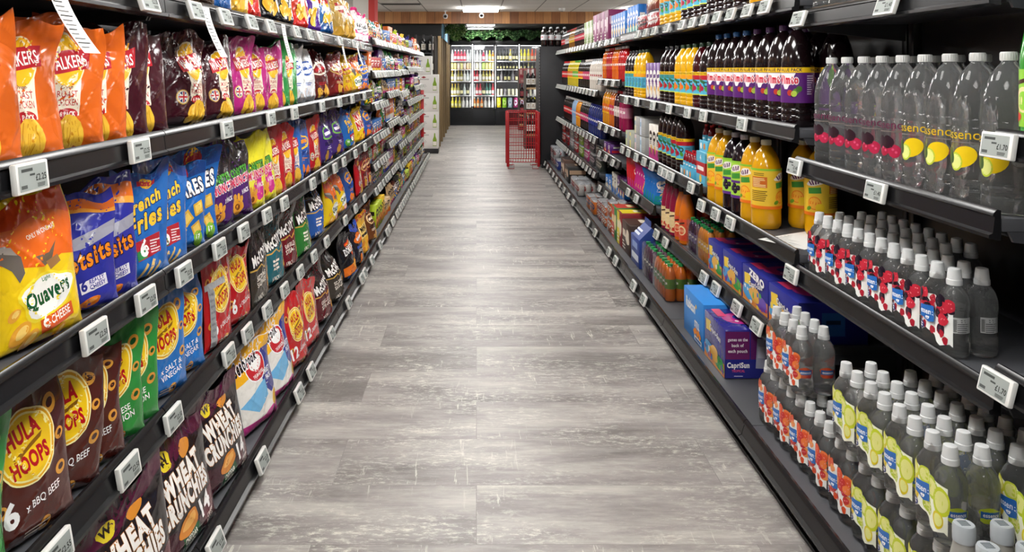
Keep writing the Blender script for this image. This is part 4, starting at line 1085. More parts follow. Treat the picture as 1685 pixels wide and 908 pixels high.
def tags_at(side, pxs, zt, a, place, prices={}, **kw):
    for px in pxs: add_tag(side, Yat(px, a - .02), zt, a, place, prices.get(px), near=True, **kw)
tags_at(-1, [235, 315, 364, 408, 440, 483, 505, 522, 556, 579, 592], ZL['A'], AL, PLACE['A'], tilt=18)
tags_at(-1, [43, 225, 370, 443, 482, 528, 557, 578, 598], ZL['B'], AL, PLACE['B'], {43: '£2.25', 225: '£2.25'}, tilt=6)
tags_at(-1, [150, 235, 298, 357, 397, 436, 465, 512, 531, 549, 564, 583, 599], ZL['C'], AL, PLACE['C'], {150: '£2.50', 235: '£2.50', 298: '£2.50'}, tilt=8)
tags_at(-1, [85, 205, 280, 372, 403, 436, 465, 491, 514, 535, 566, 583, 598], ZL['D'], AL, PLACE['D'], {85: '£2.55', 205: '£2.50', 280: '£2.50'}, tilt=10)
tags_at(-1, [347, 425, 487, 507, 541, 570, 592, 597, 609, 623], ZL['E'], ALB, PLACE['E'], tilt=20)

# the grey seam strip on the red hoop bag facing side-on
o = BYK['hoopred']; a = Art(); a.rect(-8.6, 1.5, -5.4, 20, '#9a9a9c').rect(-10, 19.2, 3.5, 21.2, '#a8a8aa')
for k in range(9): a.rect(-8.2, 2.2 + k * 1.9, -5.9, 2.9 + k * 1.9, '#7c7c80')
mb = MB(); S_ = with_normals(bag_surface(.22, .275, .105, sum(map(ord, 'hoopred')) % 997), 1)
lay_on(mb, a, lambda x, y: S_(np.clip(x / 11, -.985, .985), np.clip(y / 27.5, .004, .994)), 0, .8, .004)
put('back_seam', mb.mesh('back_seam', [M['matte_film']]), o)['label'] = 'grey seam strip'
# paper strips hanging from the top rail
def strip(px, ytop, ybot, pxb, wpx, nm):
    a = AL - .025; y = Yat(px, a); k = F / y
    w = .062; L = max(.05, (ybot - ytop) / k * 1.04); out = min(.12, max(.015, (pxb - px) / k * .92))
    mb = MB(); V = []; n = 10
    def pt(t): return (a - out * t ** 1.35, L * (t - .06 * t * t))
    for i in range(n + 1):
        x, d = pt(i / n)
        for q in (-1, 1): V.append((-x, q * w / 2, -d))
    Fc = [(2 * i, 2 * i + 1, 2 * i + 3, 2 * i + 2) for i in range(n)]
    mb.add(V, Fc, C('#e9e8e4'))
    r = random.Random(px)
    for i in range(1, 14):
        t = i / 14.5
        x, d = pt(t); x2, d2 = pt(t + .016)
        ln = r.uniform(.2, .85); q0 = -w * .42
        for (u0, u1) in ((q0, q0 + w * .84 * ln),):
            mb.add([(-x + .0012, u0, -d), (-x + .0012, u1, -d), (-x2 + .0012, u1, -d2), (-x2 + .0012, u0, -d2)], [(0, 1, 2, 3)], C('#6a6a6c' if i % 3 else '#2a2a2c'))
    zt = CH + (VY - ytop) / k
    o = put('paper_strip', mb.mesh('paper_strip', [M['paper']]), None, (0, y, zt))
    tag(o, 'printed white paper strip hanging from top crisp shelf, ' + nm, 'paper', 'paper strips hanging from the top crisp shelf')
    return o
for t in ((92, -22, 90, 158, 44, 'nearest to the viewer'), (338, 12, 96, 372, 30, 'in front of the last maroon bag'), (466, 40, 104, 482, 18, 'in front of the green bags'), (562, 62, 111, 573, 12, 'in front of the yellow bags'), (587, 70, 108, 598, 10, 'farthest of the five')): strip(*t)

# ------------------------------------------------------------------ left run beyond the crisps: sweets and biscuits
FL = [6.01, 7.0, 8.0, 9.0, 10.0, 11.0, 11.6]
FRAIL = [[-.265, .05, .36, .67, .93, 1.17], [-.265, .05, .29, .62, .845, 1.17], [-.27, .04, .33, .68, .98, 1.25], [-.27, 0, .49, .75, 1.0, 1.26], [-.27, 0, .3, .49, .75, 1.0, 1.26], [-.27, 0, .3, .49, .75, 1.0, 1.26]]
LEVEL = 'top second third fourth fifth sixth seventh eighth'.split()
rf = random.Random(12)
def far_items(side, y0, y1, zt, znext, a, place, rnd, pool, step=.125, name='sweet_packet', cat='packet'):
    """a row of packets along one shelf, two and three facings of a kind together"""
    y = y0 + .07; hmax = znext - zt - .06
    while y < y1 - .05:
        ci, cj, shp = rnd.choice(pool)
        me, W, H, D = packet(ci, cj, shp)
        sc = min(1.12, max(.5, hmax * rnd.uniform(.82, .98) / H)) if hmax < H * 1.1 else rnd.uniform(.95, 1.15)
        n = rnd.choice((1, 2, 2, 3)); w = W * sc
        for _ in range(n):
            if y + w / 2 > y1: return
            th = RAD(90 if side < 0 else -90) + RAD(rnd.uniform(-6, 6) - side * -8)
            o = put(('sweet_packet', 'sweet_box', 'biscuit_carton', 'biscuit_box', 'snack_tray')[shp], me, None, (side * (a + .02 + D * sc / 2), y + w / 2, zt + .0155), (-RAD(rnd.uniform(0, 4) if shp == 0 else 0), 0, th), (sc, sc, sc))
            shpn = ['pouch', 'box', 'carton', 'biscuit box', 'tray'][shp]
            note(o, f'{CNAME[PAL[ci]]} and {CNAME[PAL[cj]]} {shpn}', cat, place, y)
            y += w * (.96 if shp == 0 else 1.01) + .004
        y += .008
POOLS = [[(r_.randrange(15), r_.randrange(15), s_) for _ in range(9)] for r_, s_ in ((random.Random(3), 0), (random.Random(4), 1), (random.Random(5), 0), (random.Random(6), 2), (random.Random(8), 0))]
POOLS = [[(a_, b_ if b_ != a_ else (b_ + 4) % 15, s_) for a_, b_, s_ in p] for p in POOLS]
for i in range(6):
    y0, y1 = FL[i], FL[i + 1]
    bay(-1, y0, y1, ALB, 1.62, f'black sweets shelving bay, {BN[i]} beyond the crisps')
    zs = [CH - r * AL for r in FRAIL[i]] + [ZL['E']]
    for j, z in enumerate(zs):
        base = j == len(zs) - 1; a = ALB if base else AL
        pl = ('bottom' if base else LEVEL[j]) + f' shelf of {BN[i]} sweets bay'
        shelf(-1, y0, y1, z, a, pl, base, .525 if base else DEPTH, bracket=False)
        far_items(-1, y0, y1, z, zs[j - 1] if j else z + .24, a + (.03 if base else 0), pl, rf, POOLS[(i + j) % 5] + POOLS[(i + j + 2) % 5])
        n = [6, 6, 5, 8, 8, 4][i]
        for q in range(n): (add_tag if i < 3 else far_tag)(-1, y0 + (y1 - y0) * (q + .5) / n + rf.uniform(-.05, .05), z, a, pl, near=False, tilt=20)
mb = MB(); mb.cbox(-.02, .02, -.22, .22, 0, 1.0, C('#b5161c'), .004)
o = put('end_panel', mb.mesh('end_panel', [M['gloss']]), None, (-.78 - .2, 11.64, 0), (0, 0, RAD(90))); o.name = 'display_board'
tag(o, 'red upright display board closing the far end of the sweets shelving', 'board')
# ------------------------------------------------------------------ right run
AR, ARB, ZB = 1.08, .909, .094
RB = [.66, 1.66, 2.70, 3.85, 4.85, 6.0, 7.1, 8.25, 9.4, 10.57]
RNAME = ['flavoured bottle bay', 'water bay', 'squash bay', 'fruit drink bay', 'pouch bay', 'half-empty bay', 'first cola bay', 'second cola bay', 'third cola bay']
RZ = [[1.62, 1.146, .662], [1.464, .978, .616], [1.527, 1.083, .664, .339], [1.527, 1.083, .721, .339], [1.527, 1.083, .721, .45], [1.516, 1.192, .814, .582, .288], [1.516, 1.084, .663, .36], [1.516, 1.084, .663, .36], [1.516, 1.084, .663, .36]]
def rpl(b, j): return ('bottom' if j == len(RZ[b]) else LEVEL[j]) + ' shelf of ' + RNAME[b]
for b in range(9):
    y0, y1 = RB[b], RB[b + 1]
    bay(1, y0, y1, ARB, 1.78, 'black drinks shelving bay, the ' + RNAME[b])
    for j, z in enumerate(RZ[b] + [ZB]):
        base = j == len(RZ[b]); pl = rpl(b, j)
        ya = y0 + (.05 if (b == 2 and j == 3) else 0)
        shelf(1, ya, y1, z, ARB if base else AR, pl, base, .525 if base else .36, bracket=True)

TPL = {}
def bottle(kind, x, y, z, desc, place, name='drink_bottle', rot=None, cat='bottle'):
    parts, H, R = bottle_parts(kind)
    if (kind, name) not in TPL:
        o = thing(name)
        for nm, me in parts: put(nm, me, o)
        TPL[(kind, name)] = o
    else: o = copy_thing(TPL[(kind, name)])
    o.location = (x, y, z); o.rotation_euler = (0, 0, RAD(rot if rot is not None else -78 + random.uniform(-14, 14)))
    note(o, desc, cat, place, y + (x - 1) * .01); return o

def row(kind, ys, b, j, desc, x=None, name='drink_bottle', rot=None, back=False):
    z = (RZ[b] + [ZB])[j] + .0145
    for y in ys: bottle(kind, x or 1.14, y, z, desc, ('back row of ' if back else '') + rpl(b, j).replace(' shelf of', ' shelf,'), name, rot)

# the two-litre waters
row('water_berry', [2.585 - .1075 * i for i in range(5)], 1, 1, 'clear water bottle with dark berry print', name='water_bottle', rot=-62)
row('water_lemon', [2.585 - .1075 * i for i in range(5, 9)], 1, 1, 'clear water bottle with lemon print', name='water_bottle', rot=-62)
row('water_berry', [2.53 - .1075 * i for i in range(5)], 1, 1, 'clear water bottle, berry print', x=1.255, name='water_bottle', back=True)
row('water_lemon', [2.53 - .1075 * i for i in range(5, 9)], 1, 1, 'clear water bottle, lemon print', x=1.255, name='water_bottle', back=True)
row('water_berry', [2.60 - .115 * i for i in range(5)], 1, 0, 'clear water bottle with dark berry print', name='water_bottle')
row('juice_#2f8a2c_#8cc63a_#d8dade', [1.60], 0, 1, 'green fizzy drink bottle', x=1.128)

# shrink-wrapped four-packs of small sports-cap waters
def small_water(H=.2, R=.0325):
    p = [(0, .006), (R * .55, .004), (R * .7, 0), (R * .95, .006), (R, .016), (R, H * .26), (R * .95, H * .29), (R * .95, H * .5), (R, H * .54), (R, H * .62), (R * .95, H * .69), (R * .8, H * .755), (R * .6, H * .8), (.0155, H * .83), (.0155, H * .85), (0, H * .85)]
    return liq('small_water_body', p, C('#ffffff'), 'small_water', 18)
SWB = small_water(); SWC = cap_mesh(.0172, .166, .204, '#d2d4d4', sports=True)
def small_label(fruit):
    a = Art(); c = {'berry': ('#b3203a', '#221428'), 'peach': ('#d8552c', '#c42f3a'), 'lemon': ('#b9c92e', '#d9cf2a')}[fruit]
    a.blob(0, 2.2, 2.5, 1.6, c[0], 4, .2, 18).blob(1.0, 1.4, 1.0, .8, c[1], 2, .2, 12).rect(-2.0, 1.6, 2.0, 3.0, '#1f62ae').text('essence', 0, 1.95, .8, '#ffffff', w=3.2, b=.02)
    mb = MB(); lay_on(mb, a, cyl_S(.0325 * .96 + .0006, .05, 0.), 0, 1., .0003, .0001); return mb.mesh('label', [M['print']])
def back_label():
    a = Art(); a.rect(-2.2, 1, 2.2, 4.6, '#d4d6d6').lines(-1.2, 1.2, 1.9, 4.4, 7, '#6a6c70', 3)
    for k in range(7): a.rect(-2.0 + k * .1, 1.3, -1.94 + k * .1, 4.2, '#2a2a2c')
    mb = MB(); lay_on(mb, a, cyl_S(.0325 * .96 + .0006, .05, 0.), 0, 1., .0003, .0001); return mb.mesh('label', [M['print']])

def pack_art(fruit):
    a = Art(); r = random.Random({'berry': 3, 'peach': 4, 'lemon': 5}[fruit])
    # opaque white print with a torn lower edge
    wc = '#eef0ec' if fruit != 'lemon' else '#eef0dc'
    a.poly([(-6.3, 14.0), (-6.3, 4.4), (-4.6, 3.7), (-2.6, 4.8), (-.6, 4.2), (.4, 3.0), (3.0, 2.2), (5.6, 3.2), (6.3, 2.6), (6.3, 12.4), (2.0, 13.4), (-2, 13.2)], wc)
    if fruit == 'lemon':
        for x, y, rx, ry, c in ((-4.4, 8.4, 2.1, 3.0, '#d9b81c'), (-4.6, 12, 2.2, 1.8, '#d3cf2a'), (2.2, 11, 2.4, 2.4, '#b4c61f'), (4.9, 9.2, 1.9, 3.0, '#c3cf2c'), (-.9, 12, 1.8, 1.8, '#c3cf2c'), (.4, 6.4, 1.8, 2.2, '#b4c61f'), (4.2, 5.2, 1.3, 1.8, '#d9c61c')):
            a.blob(x, y, rx, ry, c, int(x * 9 + y), .06, 20).ell(x + .1, y + .1, rx * .74, ry * .74, '#dfe08a' if c != '#d9b81c' else '#eacb3a')
    else:
        cols = {'berry': ['#a81a2e', '#241628', '#b8243a', '#1c1222', '#c2283c'], 'peach': ['#d4512a', '#c22f2c', '#e0773a', '#b8243a', '#e89a52']}[fruit]
        for i in range(42 if fruit == 'berry' else 30):
            x, y = r.uniform(-6, 6), r.choice((r.uniform(8.6, 13.4), r.uniform(5.5, 13), r.uniform(9, 13.2)))
            c = r.choice(cols); q = r.uniform(.8, 1.35); a.blob(x, y, q, q * 1.1, c, i, .1, 12)
            for _ in range(3): a.ell(x + r.uniform(-.5, .5) * q, y + r.uniform(-.5, .5) * q, .16, .16, '#e58a90' if c not in ('#241628', '#1c1222') else '#5a4a62', 0, 6)
        for x, y in ((-.6, 4.8), (3.6, 5.2), (-3.0, 5.6), (4.6, 3.8)): a.blob(x, y, .7, .95, cols[0], int(x * 5), .15, 12)
    a.poly([(-3.9, 7.4), (-3.7, 10.2), (.8, 10.6), (1.2, 9.2), (1.0, 7.0), (-1.2, 6.5), (-2.4, 7.2)], '#1f66b6')
    a.text('essence', -1.4, 8.3, 1.25, '#ffffff', w=4.3, b=.02); a.blob(-1.4, 7.5, .5, .4, '#ffffff', 2)
    a.blob(-4.3, 5.2, 1.3, 1.1, '#24306e', 3, .1, 16).rect(-5.1, 5.3, -3.5, 5.6, '#ffffff').rect(-5.0, 4.7, -3.6, 5.0, '#ffffff')
    return a
def pack_surface(hw=.066, R=.034):
    """outline of shrink film drawn tight round two by two bottles; x from the front centre, y up (cm)"""
    n = 96; pts = []
    seg = [(hw - R, -hw, 1)]
    ang = np.linspace(0, 2 * PI, 4000)
    # rounded square, pinched a little between the bottles
    L = []
    for q, (cx, cy) in enumerate(((hw - R, -(hw - R)), (hw - R, hw - R), (-(hw - R), hw - R), (-(hw - R), -(hw - R)))):
        for t in np.linspace(-PI / 2 + q * PI / 2, q * PI / 2, 24): L.append((cx + R * math.cos(t), cy + R * math.sin(t)))
    L.append(L[0]); L = np.array(L)
    # densify and start at the middle of the front
    d = np.concatenate([[0], np.cumsum(np.linalg.norm(np.diff(L, axis=0), axis=1))]); per = d[-1]; start = per - (hw - R)
    def xy(s_):
        q = (s_ + start) % per
        return np.stack([np.interp(q, d, L[:, 0]), np.interp(q, d, L[:, 1])], 1)
    def S(x, y):
        s_ = x * .01; z = y * .01; p = xy(s_); e = 1e-4; t = xy(s_ + e) - xy(s_ - e); t /= np.linalg.norm(t, axis=1)[:, None]
        n = np.stack([t[:, 1], -t[:, 0]], 1)
        pin = np.exp(-(np.minimum(np.abs(p[:, 0]), np.abs(p[:, 1])) / .011) ** 2) * .007
        k = 1 - .36 * smooth(.13, .19, z)
        p = (p - n * pin[:, None]) * k[:, None]
        return np.stack([p[:, 0], p[:, 1], z], 1), np.stack([n[:, 0], n[:, 1], 0 * z + .1], 1)
    return S, per
def pack_film(fruit):
    S, per = pack_surface(); mb = MB(); n = 72; zs = [.3, 1, 3, 6, 9, 11.5, 13, 14.5, 16, 17.2, 18.4]
    xs = np.arange(n) * per * 100 / n; V = []; Nn = []
    for z in zs:
        P, q = S(xs, np.full(n, z)); V.append(P); Nn.append(q)
    V = np.concatenate(V); Nn = np.concatenate(Nn)
    Fc = [(j * n + k, j * n + (k + 1) % n, (j + 1) * n + (k + 1) % n, (j + 1) * n + k) for j in range(len(zs) - 1) for k in range(n)]
    mb.add(V, Fc, (1, 1, 1), 0, Nn)
    lay_on(mb, pack_art(fruit), S, 1, .9, .0004, .00016)
    return mb.mesh('shrink_wrap', [M['shrink'], M['print']])
PACK = {}
def water_pack(fruit, x, y, z, desc, place, rot=-90):
    if fruit not in PACK:
        o = thing('water_multipack'); lb = small_label(fruit); bl = back_label()
        for i, (px, py) in enumerate(((-.033, -.033), (.033, -.033), (.033, .033), (-.033, .033))):
            bt = put('bottle', SWB, o, (px, py, 0)); put('cap', SWC, bt)
            put('label', bl if (fruit == 'berry') else lb, bt, (0, 0, 0), (0, 0, RAD((180, 0, 0, 180)[i])))
        put('shrink_wrap', pack_film(fruit), o); PACK[fruit] = o
    else: o = copy_thing(PACK[fruit])
    o.location = (x, y, z); o.rotation_euler = (0, 0, RAD(rot + random.uniform(-2, 2)))
    note(o, desc, 'multipack', place, y); return o
for i in range(6):
    water_pack('berry', 1.152, 2.595 - .1345 * i, .6305, 'water four-pack with red and black berry print', 'third shelf of water bay')
for i in range(4):
    water_pack('berry', 1.292, 2.60 - .136 * i, .6305, 'berry water four-pack behind the front row', 'third shelf of water bay')
XW = 1.025; ZBT = ZB + .0145
for i in range(5): water_pack('peach', XW, 2.70 - .136 * i, ZBT, 'peach print water four-pack, lower layer', 'bottom shelf of water bay')
for i in range(2): water_pack('peach', XW, 2.625 - .137 * i, ZBT + .2055, 'peach print water four-pack, upper layer', 'bottom shelf of water bay')
for i in range(3): water_pack('lemon', XW, 2.02 - .136 * i, ZBT, 'lemon print water four-pack, lower layer', 'bottom shelf of water bay')
for i in range(4): water_pack('lemon', XW - .004, 2.12 - .136 * i, ZBT + .2055, 'lemon print water four-pack, upper layer', 'bottom shelf of water bay')
for i in range(4): water_pack('lemon', XW + .14, 2.08 - .138 * i, ZBT, 'lemon print water four-pack, low back row', 'bottom shelf of water bay')
for i in range(4): water_pack('lemon', XW + .136, 2.06 - .138 * i, ZBT + .2055, 'lemon print water four-pack, high back row', 'bottom shelf of water bay')
# frosted pack of silver-capped bottles in front of them
def frosted():
    o = thing('frosted_bottle_multipack', (.995, 1.545, ZBT), (0, 0, RAD(-90))); H = .30; R = .036
    pb = [(0, .004), (R * .8, 0), (R, .008), (R, H * .55), (R * .93, H * .64), (R * .62, H * .82), (.019, H * .88), (.019, H * .91), (0, H * .91)]
    body = liq('frosted_body', pb, C('#9c9a94'), 'gloss', 20)
    cm = MB(); cm.lathe([(0, H * .89), (.0205, H * .89), (.0205, H * .985), (.0185, H), (0, H)], C('#aeb4b8'), 20)
    for k in range(5): cm.box(-.010 + k * .004, -.0085 + k * .004, -.009, .009, H - .0005, H + .0008, C('#70777c'))
    cmesh = cm.mesh('cap', [M['gloss']])
    for px in (-.0375, .0375):
        for py in (-.0375, .0375):
            bt = put('bottle', body, o, (px, py, 0)); put('cap', cmesh, bt)
    a = Art(); a.rect(-1.4, 1, 1.6, 7, '#c8c8c2')
    for k in range(5): a.rect(-1.2, 1.4 + k * 1.1, .2, 2.0 + k * 1.1, '#3a3a3c')
    mb = MB(); lay_on(mb, a, plane_S((.05, -.0755, .12), (1, 0, 0), (0, 0, 1)), 0, 9); mb.cbox(-.0755, .0755, -.0752, .0752, .003, .17, C('#b4b2ac'), .02)
    put('shrink_wrap', mb.mesh('frosted_wrap', [M['shrink']]), o)
    note(o, 'frosted multipack of grey bottles with silver caps', 'multipack', 'bottom shelf of water bay', 1.5)
frosted()

# squash bay ------------------------------------------------------------------
row('cordial', [2.86, 2.99, 3.125, 3.265], 2, 1, 'dark cordial bottle with purple label and purple cap', name='cordial_bottle', rot=-50)
row('cordial_blue', [3.395, 3.525, 3.655, 3.78], 2, 1, 'dark cordial bottle with purple label and blue cap', name='cordial_bottle', rot=-52)
row('cordial', [2.84, 2.97, 3.1, 3.24], 2, 1, 'dark cordial bottle with purple label', x=1.27, name='cordial_bottle', back=True)
row('fruit_dark_r_#14301c', [3.93], 3, 1, 'dark fruit drink bottle with cyan label', rot=-60); row('fruit_red_r_#14301c', [4.06], 3, 1, 'deep red fruit drink bottle with cyan label', rot=-60)
row('fruit_yellow_y_#1c3a1c', [4.19, 4.31, 4.43], 3, 1, 'yellow fruit drink bottle with cyan label', rot=-60)
row('fruit_dark_d_#1c1c20', [4.56, 4.68, 4.79], 3, 1, 'almost black fruit drink bottle with cyan label', rot=-60)
row('cordial', [3.40, 3.53, 3.66, 3.79], 2, 0, 'dark cordial bottle with purple label', name='cordial_bottle')
row('squash_orange', [2.80, 2.93, 3.06, 3.19], 2, 0, 'cloudy orange squash bottle', name='squash_bottle')
row('fruit_dark_r_#14301c', [3.93, 4.05, 4.17, 4.29], 3, 0, 'dark fruit drink bottle with cyan label', rot=-60)
row('fruit_yellow_y_#1c3a1c', [4.42, 4.54], 3, 0, 'yellow fruit drink bottle with cyan label', rot=-60)
row('fruit_yellow_y_#1c3a1c', [4.68, 4.79], 3, 0, 'pale yellow drink bottle with cyan label', rot=-80)
row('squashback', [3.17], 2, 2, 'yellow squash bottle turned to its back label', name='squash_bottle', rot=-48)
row('squash', [3.30, 3.655, 3.775], 2, 2, 'yellow orange-squash bottle in the front row', name='squash_bottle', rot=-58)
row('squash_dark', [3.418, 3.536], 2, 2, 'dark blackcurrant squash bottle', name='squash_bottle', rot=-58)
row('squash', [3.18, 3.02], 2, 2, 'yellow orange-squash bottle in the second row', x=1.29, name='squash_bottle', rot=-40)
mb = MB(); r_ = random.Random(2); mb.add([(-.1, -.14, 0), (.1, -.14, .0), (.1, .14, .004), (-.1, .14, .002)], [(0, 1, 2, 3)], C('#e4e3de'))
for k in range(12): mb.add([(-.085, -.12 + k * .02, .0012), (-.085 + r_.uniform(.05, .15), -.12 + k * .02, .0012), (-.085 + .1, -.114 + k * .02, .0014), (-.085, -.114 + k * .02, .0014)], [(0, 1, 2, 3)], C('#8a8a88'))
o = put('paper_sheet', mb.mesh('paper_sheet', [M['paper']], False), None, (1.2, 2.93, .664 + .0155), (0, 0, RAD(-60))); tag(o, 'printed white sheet lying on shelf beside the yellow squash bottles', 'paper')

# cartons and boxes -------------------------------------------------------------
def carton(name, x, y0, y1, z, w, h, col, front, side, top, desc, place, cat='box', mat='card', r=.003, lift=0):
    """box with its front on the aisle (-x), running from y0 to y1, w deep, h tall; art in cm: front x from far to near end, side = end facing the near end"""
    o = put(name, None, None, (x, (y0 + y1) / 2, z)); L = (y1 - y0); mb = MB(); mb.cbox(0, w, -L / 2, L / 2, 0, h, C(col), r)
    put('carton_body', mb.mesh('carton_body', [M[mat]]), o)
    for nm, art, S in (('front_print', front, plane_S((0, L / 2, 0), (0, -1, 0), (0, 0, 1))), ('end_print', side, plane_S((0, -L / 2, 0), (1, 0, 0), (0, 0, 1))), ('top_print', top, plane_S((0, L / 2, h), (0, -1, 0), (1, 0, 0)))):
        if art: m2 = MB(); lay_on(m2, art, S, 0, 99); put(nm, m2.mesh(nm, [M[mat]]), o)
    note(o, desc, cat, place, y0); return o
def capri(L, zero=False, h=14.):
    a = Art(); r = random.Random(int(L * 7))
    a.rect(.2, .2, L - .2, 5.4, '#e08a3a').blob(L * .3, 4.6, L * .3, 3, '#4aa0d8', 3).blob(L * .75, 3.6, L * .24, 2.6, '#3aa04a' if not zero else '#6a4ab0', 5)
    a.blob(L * .5, 5.2, L * .2, 3.0, '#e8b24a', 6)
    for i in range(9): a.blob(r.uniform(1, L - 1), r.uniform(.8, 7), r.uniform(.6, 1.5), r.uniform(.6, 1.4), r.choice(['#f0d23a', '#d8402a', '#2c6ac0', '#5ab04a', '#f2f0ea', '#7a3aa0']), i)
    a.rect(L * .1, h - 6.5, L * .34, h - 2.2, '#f2cf3a', 5)
    a.text('Capri-Sun', L * .55, h - 5.8, 2.0, '#f4f2ee', rot=-6 if not zero else 8, w=L * .52, b=.05, out='#1c2a7a', ow=.06)
    if zero: a.text('ZERO', L * .58, h - 2.9, 2.6, '#ffffff', rot=-6, w=L * .6, b=.08)
    return a
def capri_top(L, w):
    a = Art(); a.ell(L * .5, w * .5, L * .26, w * .34, '#b82f86').ell(L * .45, w * .55, L * .12, w * .16, '#2a2f8a').ell(L * .62, w * .4, 1, .8, '#f4f0f4').rect(.6, w * .12, L * .4, w * .3, '#d8366a'); return a
Z3 = .339 + .0145
for i, (ya, yb, zr, d) in enumerate(((2.765, 3.045, 0, 'dark blue juice pouch box with lemon picture'), (3.055, 3.345, 1, 'juice pouch box with large white zero lettering'), (3.355, 3.615, 0, 'blue juice pouch box with tropical picture'), (3.625, 3.84, 0, 'blue juice pouch box with island picture'))):
    L = (yb - ya) * 100; s_ = Art(); s_.rect(8, 3, 16, 11, '#2a62a8').rect(9.5, 7, 14.5, 8.4, '#16305a')
    for q in range(12): s_.ell(4 + (q % 4) * .9, 3.5 + (q // 4) * 2.2, .7, .8, '#8a1a2a')
    carton('juice_carton', 1.105, ya, yb, Z3, .24, .145, '#23298a' if not i == 1 else '#262a86', capri(L, zr), s_, capri_top(L, 24), d, rpl(2, 3))
fr = capri(27.5, False, 18.6); en = Art(); en.rect(.3, 7.6, 9.6, 18.2, '#6a2460').rect(10.0, 7.6, 19.7, 18.2, '#5c2160').rect(.2, .3, 19.8, 7.4, '#24287e')
for q, l in enumerate(('games on the', 'back of', 'each pouch')): en.text(l, 5.0, 14.6 - q * 2.2, 1.15, '#f2e6f0', w=(7.6, 4.6, 7.4)[q], b=.03)
en.text('CapriSun', 5.2, 4.4, 1.9, '#f4f2f4', w=8.6, b=.05).text('TROPICAL', 5.2, 2.7, .9, '#d84a7a', w=5, b=.03).lines(3.6, 1.0, 7, 1.6, 1, '#c8c6e0', 2)
en.rect(12.2, 4, 18, 15.4, '#9a9ab0', -3).rect(12.8, 8, 17.4, 12.4, '#b8b8c8', -3)
carton('juice_carton', .955, 3.10, 3.375, ZBT, .2, .19, '#2b2a82', fr, en, capri_top(27.5, 20), 'purple and blue juice pouch multipack in clear film', rpl(2, 4), mat='film', r=.006)
fr = Art(); fr.text('Rubicon', 11.5, 12.0, 4.2, '#f4f4f0', rot=0, w=15, b=.05, shear=.1).ell(20.5, 15.5, 1, 1, '#efb51e').text('STILL', 22, 6.6, 2.6, '#f4f4f0', w=8, b=.06)
for q in range(5): fr.blob(18 + q * 2.2, 4.2 + (q % 2), 1.6, 1.3, '#e8861c', q)
fr.rect(18, .8, 29, 2.8, '#e9e6da').rect(19, 1.2, 28, 2.2, '#2a62b0')
en = Art(); en.text('Rubicon', 9.5, 12.6, 3.2, '#c9d6e8', w=12, b=.04, shear=.1).rect(2, 1.6, 13, 8.8, '#163f86').rect(2.3, 1.9, 12.7, 8.5, '#2f86d8').blob(9, 6, 2.6, 1.6, '#e0a02a', 3).rect(2, 10, 3, 11, '#e8861c', 30)
tp = Art(); tp.text('STILL', 22, 20, 2.2, '#f4f4f0', w=7, b=.06)
for q in range(5): tp.blob(17.5 + q * 2.0, 16.5 + (q % 2), 1.7, 1.2, '#d98a2c', q)
tp.lines(2, 20, 9, 24, 3, '#d8e4f2', 4)
carton('juice_carton', .958, 3.40, 3.72, ZBT, .32, .198, '#2f86d6', fr, en, tp, 'bright blue still mango drink carton', rpl(2, 4))

# bottle clusters in trays and film
def cluster(name, x, y0, y1, z, nx, ny, kind, desc, place, wrap=None, tray=None, scale=1.):
    parts, H, R = bottle_parts(kind); R *= scale; o = put(name, None, None, (x, (y0 + y1) / 2, z)); L = y1 - y0
    for i in range(ny):
        for k in range(nx):
            bt = put('bottle', parts[0][1], o, (R + k * 2 * R + .004, -L / 2 + R + i * (L - 2 * R) / max(1, ny - 1), .002), (0, 0, RAD(-80)), (scale,) * 3)
            for nm, me in parts[1:]: put(nm, me, bt)
    w = 2 * R * nx + .008
    if wrap:
        mb = MB(); mb.cbox(-.001, w, -L / 2 - .004, L / 2 + .004, .001, H * scale * 1.01, C('#ffffff'), .015); put('shrink_wrap', mb.mesh('shrink_wrap', [M['shrink']]), o)
    if tray:
        mb = MB(); mb.cbox(-.006, w + .004, -L / 2 - .004, L / 2 + .004, 0, .002, C(tray), .001); mb.cbox(-.007, -.004, -L / 2 - .004, L / 2 + .004, 0, .055, C(tray), .001); mb.cbox(-.006, w, -L / 2 - .006, -L / 2 - .003, 0, .055, C(tray), .001)
        a = Art()
        for q in range(max(1, int(L / .06))): a.ell(3 + q * 5.6, 2.7, 1.6, 1.6, '#e58a2a' if q % 2 else '#f4f0ea')
        lay_on(mb, a, plane_S((-.0072, L / 2, 0), (0, -1, 0), (0, 0, 1)), 0, 9)
        put('tray', mb.mesh('tray', [M['card']]), o)
    note(o, desc, 'multipack', place, y0); return o
JO = 'soda_#c9661c_#5a7a2c_#1f9a4c_.19'; JP = 'soda_#4a1640_#3a2a50_#1f9a4c_.19'
cluster('juice_multipack', .965, 4.12, 4.42, ZBT, 3, 5, JO, 'orange juice bottle multipack with green tops in film', rpl(3, 4), wrap=1)
cluster('juice_multipack', .965, 4.46, 4.70, ZBT, 3, 4, JP, 'dark juice multipack with green tops in film', rpl(3, 4), wrap=1)
JS = 'soda_#d9862a_#e8b23a_#1f9a54_.17'; JV = 'soda_#3a1640_#6a5a8a_#1f9a54_.17'
cluster('juice_multipack', 1.105, 3.87, 4.06, Z3, 3, 4, JS, 'orange juice multipack with bright green caps', rpl(3, 3), wrap=1)
cluster('juice_multipack', 1.105, 4.08, 4.24, Z3, 3, 3, JV, 'purple juice multipack with bright green caps', rpl(3, 3), wrap=1)
row('juice_#d8701c_#d8502c_#2a2420', [4.36, 4.46], 3, 3, 'orange juice bottle with red label', rot=-60); row('juice_#8a1a3c_#e8cf9a_#2a2420', [4.58, 4.68, 4.78], 3, 3, 'raspberry red juice bottle with cream label', rot=-60)
